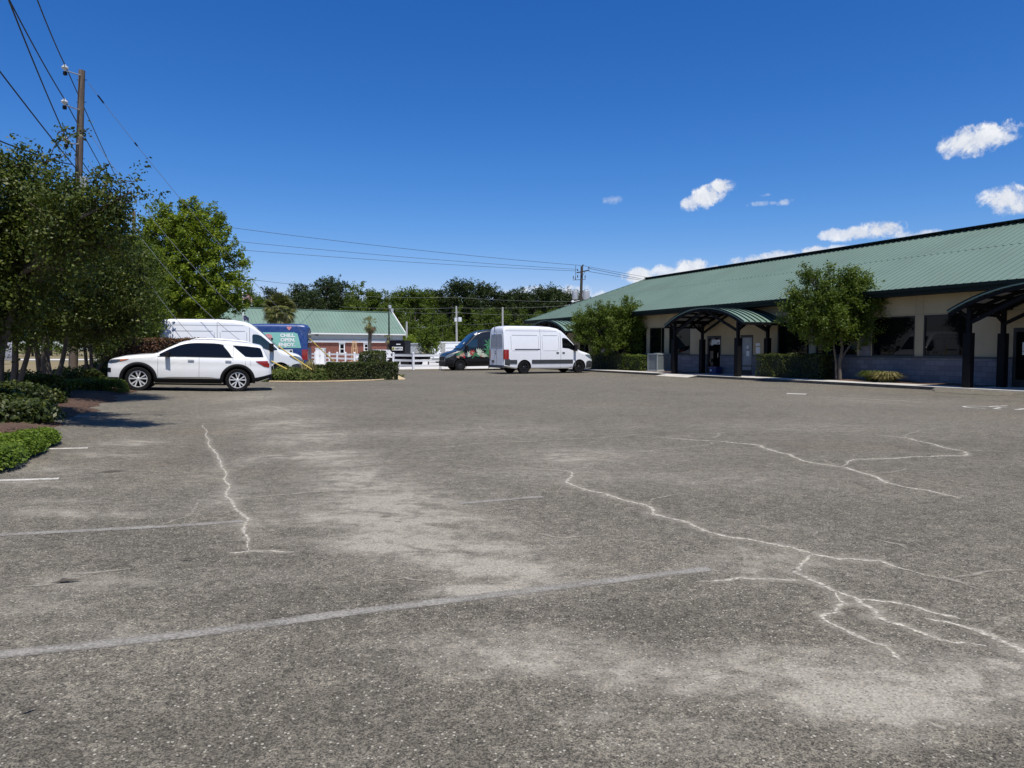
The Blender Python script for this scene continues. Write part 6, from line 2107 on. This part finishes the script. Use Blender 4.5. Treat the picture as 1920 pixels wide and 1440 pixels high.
def palm(label, base, zc, r, nf, seed, trunk_r, dead, nb=13):
    rng = np.random.default_rng(seed)
    root = thing('palm_tree', label, 'palm tree', base, 0)
    c = Vector((0, 0, zc - base[2]))
    mb, md = MB(), MB()
    for i in range(nf):
        az = rng.uniform(0, 2 * math.pi)
        el = math.asin(max(-1, min(1, rng.uniform(-.75, 1.0))))
        d = (math.cos(az) * math.cos(el), math.sin(az) * math.cos(el), math.sin(el))
        fan_frond(mb, c, d, r * rng.uniform(.38, .52), r * rng.uniform(.42, .56), nb, .35 + .4 * (1 - math.sin(el)) * .5, rng, 0, r * .028)
    for i in range(dead):
        az = rng.uniform(0, 2 * math.pi)
        el = rng.uniform(-1.35, -.5)
        d = (math.cos(az) * math.cos(el), math.sin(az) * math.cos(el), math.sin(el))
        fan_frond(md, c + Vector((0, 0, -.1 * r)), d, r * rng.uniform(.3, .5), r * rng.uniform(.36, .5), 9, .6, rng, 0, r * .03)
    mb.build('crown', M['palm_green'], root)
    if dead: md.build('dead_fronds', M['palm_dead'], root)
    t = MB(); n = 10
    t.tube([(0.02 * math.sin(i), 0, c.z * i / n) for i in range(n + 1)], [trunk_r * (1.15 - .25 * i / n + .04 * math.sin(i * 2.4)) for i in range(n + 1)], 10)
    t.build('trunk', M['bark_dark'], root, None, 60)
    return root
pb = at(526, 690, 62); palm('big palm with a dense shaggy crown in front of the green roof', (pb.x, pb.y, 0), at(526, 578, 62).z, 1.75, 190, 91, .22, 70, 15)
pb = at(694, 690, 60); palm('slim palm with a brown skirt of dead fronds in front of the brick wall', (pb.x, pb.y, 0), at(694, 606, 60).z, .92, 26, 92, .15, 26, 9)
pb = at(728, 690, 66); palm('short scruffy palm beside the lamp pole and the black trailer box', (pb.x, pb.y, 0), at(728, 634, 66).z, .66, 14, 93, .12, 10, 8)

# lamp pole
pb = at(730, 690, 68); pb.z = 0
lpo = thing('lamp_post', 'slim dark lamp post with two floodlights at the end of the brick building', 'lamp post', pb)
tz = at(730, 586, 68).z
mb = MB(); mb.tube([(0, 0, 0), (0, 0, tz)], [.09, .06], 10); mb.build('pole', M['dark_steel'], lpo, None, 60)
for dx, dz in ((.12, .55), (.32, .22)):
    mb = MB(); mb.box((dx, -.1, tz + dz), (.24, .22, .30), .3); mb.tube([(0, 0, tz - .1), (dx, -.05, tz + dz - .12)], .03, 6); mb.build('floodlight', M['galv'], lpo)

# flag pole and flags
pb = at(457.5, 690, 70); pb.z = 0
fp = thing('flag_pole', 'thin white flag pole behind the white van, in front of the green roof', 'flag pole', pb)
tz = at(457.5, 550, 70).z
mb = MB(); mb.tube([(0, 0, 0), (0, 0, tz)], [.06, .045], 8); mb.lathe([(0, tz - .03), (.08, tz + .02), (.08, tz + .08), (0, tz + .13)], 10); mb.build('pole', M['white_vinyl'], fp, None, 60)
mb = MB(); zz = at(457, 588, 70).z; mb.tube([(-.3, 0, zz - .25), (-.3, 0, zz), (0, 0, zz)], .018, 6); mb.build('bracket', M['dark_steel'], fp)
def flag(name, label, o, wid, hgt, stripes, drop):
    mb = MB(); nx = 12; ny = 13
    def P(i, j):
        u, v = i / nx, j / ny
        return (.05 + wid * u * .86, .10 * math.sin(u * 7 + v * 2) * (.3 + u), -hgt * v - drop * u * u - .04 * math.sin(u * 9))
    for i in range(nx):
        for j in range(ny):
            mi = (j % 2) if stripes else 2
            if stripes and i < 5 and j < 7: mi = 2
            mb.add([P(i, j), P(i, j + 1), P(i + 1, j + 1), P(i + 1, j)], [(0, 1, 2, 3)], mi)
    ob = mb.build(name, [M['flag_red'], M['flag_white'], M['flag_blue']], None, None, 80)
    ob.location = o
    return tag(ob, label, 'flag')
flag('flag', 'striped red white and blue flag flying at the top of the pole', (pb.x, pb.y, at(457, 551, 70).z), .95, .55, True, .28)
flag('flag', 'small dark blue flag hanging low on the pole above the white van', (pb.x, pb.y, at(457, 591, 70).z), .55, .5, False, .2)

# ------------------------------------------------------------------ things behind the fence
def prop(name, label, cat, px, Y, py=690):
    p = at(px, py, Y)
    return thing(name, label, cat, (p.x, p.y, 0.0))
o = prop('black_trailer', 'black box trailer with a white signboard in front of the brick gable', 'trailer', 745, 64)
k = 64 / F
wd = 29 * k; zt = at(745, 638, 64).z
mb = MB(); mb.b2(-wd / 2, wd / 2, 0, 3.6, .45, zt); mb.build('body', M['black_tarp'], o)
mb = MB(); mb.b2(-.07, .30 - .16, -.012, -.002, zt - .40, zt - .32); mb.b2(.16, .30, -.012, -.002, zt - .40, zt - .32); mb.build('marks', M['lettering'], o)
for sx in (-1, 1):
    mb = MB(); mb.lathe([(0, -.09), (.3, -.09), (.34, -.04), (.34, .04), (.3, .09), (0, .09)], 18, 'Y'); w_ = mb.build('wheel', M['rubber'], o); w_.rotation_euler = (0, 0, R(90)); w_.location = (sx * (wd / 2 - .02), 1.6, .34)
sg = MB(); z0 = at(745, 657, 64).z; sg.b2(-wd / 2 + .24, wd / 2 - .2, -.06, -.02, z0, z0 + .32); sgo = sg.build('sign', M['brick_white'], o)
mb = MB(); mb.lathe([(0, -.006), (.125, -.006), (.125, 0), (0, 0)], 16, 'Y', (-.34, -.062, z0 + .16)); mb.build('sign_disc', M['logo_yellow'], sgo)
mb = MB(); mb.add([(-.43, -.072, z0 + .08), (-.34, -.072, z0 + .08), (-.27, -.072, z0 + .25), (-.37, -.072, z0 + .25)], [(0, 1, 2, 3)]); mb.build('sign_mark', M['logo_black'], sgo)
vs, fs = lettering('AMTA', .26, .006)
mb = MB(); mb.add([(x * .92 + wd / 2 - .24, -.066, z0 + .07 + y) for x, y, _ in vs], fs); mb.build('sign_lettering', M['logo_black'], sgo)
o = prop('flatbed_trailer', 'grey flatbed trailer parked behind the white fence', 'trailer', 772, 60)
mb = MB(); mb.b2(-1.6, 1.6, -.9, .9, .88, .98); mb.b2(-1.6, 1.6, -.9, -.84, .98, 1.12); mb.bar((1.55, -.85, .98), (1.75, -.85, 1.3), .06); mb.build('deck', M['grey_plastic'], o)
mb = MB(); mb.b2(-1.5, 1.5, -.7, .7, .62, .876); mb.b2(-2.3, -1.5, -.05, .05, .66, .76); mb.build('chassis', M['black_tarp'], o)
for sx in (-.45, .45):
    for sy in (-.95, .95):
        mb = MB(); mb.lathe([(0, -.1), (.3, -.1), (.36, -.05), (.36, .05), (.3, .1), (0, .1)], 18, 'Y'); w_ = mb.build('wheel', M['rubber'], o); w_.location = (sx, sy, .36)
o = prop('white_cabinet', 'white double door cabinet between the fence and the brick wall', 'cabinet', 600, 66)
mb = MB(); zt = at(600, 653.5, 66).z; mb.b2(-.4, .4, 0, .6, .05, zt); mb.build('body', M['white_vinyl'], o)
mb = MB(); mb.b2(-.006, .006, -.012, 0, .1, zt - .05); mb.b2(-.06, -.03, -.03, 0, .8, .95); mb.b2(.03, .06, -.03, 0, .8, .95); mb.build('door_gap', M['seam'], o)
mb = MB(); mb.b2(-.44, .44, -.04, .64, zt, zt + .05); mb.build('lid', M['white_vinyl'], o)
# white pickup seen over the fence
o = prop('pickup_truck', 'white pickup truck mostly hidden behind the fence and the round shrub', 'truck', 712, 62)
mb = MB()
mb.prism([(-1.9, .55), (1.9, .55), (1.95, .95), (1.1, 1.02), (.75, 1.42), (-.45, 1.45), (-.7, 1.05), (-1.9, 1.0)], -.85, .85)
mb.build('body', M['white_paint'], o, None, 30)
mb = MB(); mb.prism([(.62, 1.05), (.92, 1.05), (.66, 1.36), (.3, 1.38), (.3, 1.05)], -.862, -.852); mb.prism([(-.5, 1.05), (.22, 1.05), (.22, 1.38), (-.35, 1.38)], -.862, -.852); mb.build('side_window', M['tint_glass'], o)
for sx in (-1.2, 1.25):
    for sy in (-.8, .8):
        mb = MB(); mb.lathe([(0, -.1), (.3, -.1), (.37, -.05), (.37, .05), (.3, .1), (0, .1)], 18, 'Y'); w_ = mb.build('wheel', M['rubber'], o); w_.location = (sx, sy, .37)
# cream garden frame
o = prop('garden_trellis', 'cream coloured wooden trellis with carved posts in front of the brick wall', 'trellis', 665, 70)
z0_ = at(665, 662, 70).z; zt = at(665, 640.5, 70).z
mb = MB()
for x in (-.28, -.10, .12, .28): mb.tube([(x, 0, .0), (x * .9, 0, zt * .7), (x * .6, 0, zt - .15)], [.05, .045, .035], 7)
mb.build('posts', M['cream_wood'], o)
mb = MB(); mb.bar((-.25, 0, zt - .12), (.25, 0, zt - .12), .07); mb.bar((-.3, 0, zt - .7), (.3, 0, zt - .65), .05); mb.bar((-.2, 0, zt), (.2, 0, zt), .08, .12); mb.build('rails', M['cream_wood'], o)
# pale store trailers beyond
o = prop('white_trailer', 'long white box trailer behind the fence, left of the black van', 'trailer', 845, 76)
zt = at(845, 642.5, 76).z; k = 76 / F
mb = MB(); mb.b2(-38 * k, 60 * k, 0, 2.4, .5, zt); mb.b2(-38 * k - .03, 60 * k + .03, -.05, 2.45, zt, zt + .10); mb.build('body', M['white_vinyl'], o)
mb = MB(); mb.b2(-19 * k, -10 * k, -.06, -.005, .4, zt - .05); mb.build('door', M['grey_box'], o)
mb = MB(); 
for z in (.9, 1.25, 1.6): mb.b2(-9 * k, 60 * k, -.02, -.004, z, z + .03)
mb.build('side_rails', M['siding'], o)
mb = MB(); mb.b2(-36 * k, 58 * k, .2, 2.2, .32, .498); mb.build('chassis', M['dark_steel'], o)
for sx in (-24, 14, 22):
    mb = MB(); mb.lathe([(0, -.1), (.3, -.1), (.36, -.05), (.36, .05), (.3, .1), (0, .1)], 18, 'Y'); w_ = mb.build('wheel', M['rubber'], o); w_.location = (sx * k, .12, .36)
o = prop('storage_shed', 'low grey metal storage shed with a flat roof behind the slim leafy tree', 'shed', 773, 80)
zt = at(773, 645, 80).z; k = 80 / F
mb = MB(); mb.b2(-13 * k, 14 * k, 0, 2, 0, zt); mb.build('wall', M['grey_box'], o)
mb = MB(); mb.b2(-14 * k, 15 * k, -.12, 2.1, zt, zt + .1); mb.build('roof', M['siding'], o)
mb = MB(); mb.b2(-3 * k, 5 * k, -.03, -.002, .05, zt - .3); mb.build('door', M['siding'], o)
# white camper at the left, seen between the trunks
o = prop('camper_trailer', 'white camper trailer at the left edge beyond the tree trunks', 'trailer', -30, 62)
mb = MB(); mb.prism([(-2.2, .5), (1.25, .5), (1.35, .9), (1.3, 2.0), (1.1, 2.2), (-2.2, 2.2)], 0, 2.1); mb.build('body', M['white_paint'], o, None, 20)
mb = MB(); mb.b2(-1.6, -.5, -.02, -.003, 1.3, 1.9); mb.build('window', M['tint_glass'], o)
for sx in (-.6, .3):
    mb = MB(); mb.lathe([(0, -.1), (.28, -.1), (.33, -.05), (.33, .05), (.28, .1), (0, .1)], 18, 'Y'); w_ = mb.build('wheel', M['rubber'], o); w_.location = (sx, .1, .36)
o = prop('mail_post', 'small white post and box on the dry grass seen between the left trunks', 'post', 73, 74)
mb = MB(); mb.tube([(0, 0, 0), (0, 0, 1.0)], .05, 8); mb.build('post', M['brick_white'], o)
mb = MB(); mb.box((.1, 0, .85), (.5, .25, .22)); mb.box((0, 0, .35), (.3, .08, .2)); mb.build('box', M['brick_white'], o)

# ------------------------------------------------------------------ small yard trees and the woods
p = at(803, 690, 62)
make_tree('broadleaf_tree', 'slim bright young tree behind the white fence, left of the black van', (p.x, p.y, 0),
          [L3(806, 628, 62, .8), L3(795, 640, 62, .7), L3(815, 640, 62, .7), L3(805, 655, 62, .75), L3(800, 622, 62, .4), L3(812, 617, 62, .4), L3(825, 634, 62, .3), L3(788, 625, 62, .3)],
          [([Vector((p.x, p.y, 0)), Vector((p.x + .05, p.y, .8)), Vector((p.x, p.y, 1.6))], .07, .04)], M['leaf_wood'], M['bark_dark'], .17, 170, 22, .2, 101, None, .5, .5, .3)
p = at(774, 690, 84)
make_tree('shrub', 'round yellow green bush behind the grey shed', (p.x, p.y, 0), [L3(774, 637, 84, .75), L3(768, 640, 84, .6), L3(781, 640, 84, .6)], [([Vector((p.x, p.y, 0)), Vector((p.x, p.y, 1.5))], .06, .04)], M['leaf_bright'], M['bark_dark'], .2, 60, 22, .2, 102, None, .5, .5, .3, 'shrub')

def wood_tree(name, label, group, kind, seed):
    """a tree of the woods, 14 m tall, built at the origin"""
    rng = np.random.default_rng(seed)
    root = thing(name, label, 'tree', (0, 0, 0), 0, group)
    lobes = []
    if kind == 'pine':
        for i in range(17):
            h = 5.0 + 8.6 * (i / 16) ** .8
            rr_ = (3.6 if h < 11 else 2.4) * (1 - .25 * rng.random())
            a = rng.uniform(0, 2 * math.pi)
            q_ = rr_ * rng.uniform(.25, .75)
            s_ = rng.uniform(1.0, 1.75)
            lobes.append(((q_ * math.cos(a), q_ * math.sin(a), h - .3), (s_ * 1.2, s_ * 1.2, s_ * .62)))
        pts, out = crown_points(lobes, 260, 26, (.42, .42, .26), rng, .35)
        V = leaf_arrays(pts, .34, rng, .8, .5, out, .7)
        lm = M['leaf_pine']
    else:
        for i in range(15):
            h = 2.4 + 10.4 * rng.random()
            env = 3.6 * math.sin(min(1, (h + 1.2) / 13.8) * math.pi) ** .6
            a = rng.uniform(0, 2 * math.pi)
            q_ = env * rng.uniform(.2, .75)
            s_ = rng.uniform(1.1, 1.9)
            lobes.append(((q_ * math.cos(a), q_ * math.sin(a), h), (s_, s_, s_ * .85)))
        lobes.append(((0, 0, 12.6), (1.3, 1.3, 1.2)))
        pts, out = crown_points(lobes, 280, 26, (.4, .4, .36), rng, .4)
        V = leaf_arrays(pts, .34, rng, .5, .55, out, .7)
        lm = M['leaf_wood']
    me = quads_mesh('crown', V, lm)
    link(bpy.data.objects.new('crown', me), root)
    tb = MB(); tb.tube([(0, 0, -.2), (.1, 0, 4), (0, .1, 9), (0, 0, 12.6)], [.3, .24, .15, .05], 8)
    for (c, r_) in lobes: limb(tb, (0, 0, max(2.0, c[2] - 1.2)), c, .08, .03, rng, .15, 4)
    tb.build('trunk', M['bark_dark'], root, None, 60)
    return root
proto = {}
GRP = {('pine', 0): ('dark pine in the tree line behind the brick building', 'pines behind the brick building'),
       ('pine', 1): ('dark pine in the tree line behind the black van and the white van', 'pines behind the vans'),
       ('pine', 2): ('dark pine in the woods hidden low behind the office roof', 'pines behind the office'),
       ('oak', 0): ('leafy green tree in the tree line between the big palm and the bright green tree', 'leafy trees left of the palm'),
       ('oak', 1): ('lighter green leafy tree in the woods above the lamp post and the fence', 'leafy trees above the fence'),
       ('oak', 2): ('leafy green tree low in the woods behind the vans', 'leafy trees behind the vans'),
       ('oak', 3): ('dark leafy tree far beyond the dry grass at the left', 'far trees at the left'),}
def wood(px, py_top, Y, kind, gi, sx=1.0):
    lb, gr = GRP[(kind, gi)]
    v = rnd.randrange(3)
    key = (kind, v)
    if key not in proto:
        o = proto[key] = wood_tree('pine_tree' if kind == 'pine' else 'broadleaf_tree', lb, gr, kind, 200 + v + (10 if kind == 'oak' else 0))
    else:
        o = copy_tree(proto[key])
    p = at(px, py_top, Y)
    s_ = p.z / 13.6
    o.location = (p.x, p.y, 0)
    o.scale = (s_ * sx, s_ * sx, s_)
    o.rotation_euler = (0, 0, rnd.uniform(0, 6.28))
    o['label'] = lb; o['group'] = gr
for a in [(502, 541, 118, 'pine', 0), (560, 534, 122, 'pine', 0), (612, 526, 120, 'pine', 0, 1.05), (630, 530, 128, 'pine', 0), (580, 548, 112, 'pine', 0), (540, 560, 112, 'pine', 0),
          (462, 540, 116, 'oak', 0), (440, 548, 110, 'oak', 0), (484, 556, 105, 'oak', 0),
          (672, 531, 116, 'oak', 1, 1.1), (700, 545, 118, 'oak', 1), (660, 540, 124, 'oak', 1), (728, 546, 120, 'oak', 1), (752, 543, 116, 'oak', 1), (778, 540, 118, 'oak', 1), (800, 545, 122, 'oak', 1), (742, 572, 108, 'oak', 1), (770, 580, 106, 'oak', 1), (715, 570, 108, 'oak', 1), (690, 560, 130, 'oak', 1), (765, 560, 128, 'oak', 1),
          (848, 528, 122, 'pine', 1, 1.05), (872, 530, 126, 'pine', 1), (895, 533, 122, 'pine', 1, 1.05), (915, 540, 126, 'pine', 1), (825, 545, 124, 'pine', 1), (950, 550, 126, 'pine', 1), (972, 545, 122, 'pine', 1), (1003, 543, 120, 'pine', 1, 1.1), (1030, 541, 122, 'pine', 1, 1.1), (1050, 546, 126, 'pine', 1), (935, 556, 134, 'pine', 1), (988, 552, 132, 'pine', 1),
          (1077, 556, 126, 'pine', 2), (1100, 560, 128, 'pine', 2), (1115, 563, 130, 'pine', 2),
          (830, 590, 110, 'oak', 2), (860, 575, 112, 'oak', 2), (890, 582, 110, 'oak', 2), (920, 578, 112, 'oak', 2), (950, 583, 110, 'oak', 2), (980, 578, 112, 'oak', 2), (1010, 585, 110, 'oak', 2), (1040, 580, 114, 'oak', 2), (880, 560, 136, 'oak', 2), (960, 566, 136, 'oak', 2), (1020, 566, 136, 'oak', 2),
          (810, 575, 112, 'oak', 2), (845, 560, 130, 'oak', 2)]:
    wood(*a)
for i, px in enumerate(range(470, 1090, 38)):
    wood(px, 553 + 7 * math.sin(i * 1.9), 138 + 5 * math.sin(i * 2.7), 'oak' if i % 3 else 'pine', (1 if i % 3 == 0 else (0 if px < 520 else (1 if px < 810 else 2))), 1.2)
for i, px in enumerate(range(-260, 300, 44)):
    wood(px, 560 + 14 * math.sin(i * 2.3), 150 + 8 * math.sin(i * 1.7), 'oak', 3, 1.25)
for i, px in enumerate(range(-240, 300, 60)):
    wood(px, 615 + 8 * math.sin(i * 1.3), 138, 'oak', 3, 1.9)
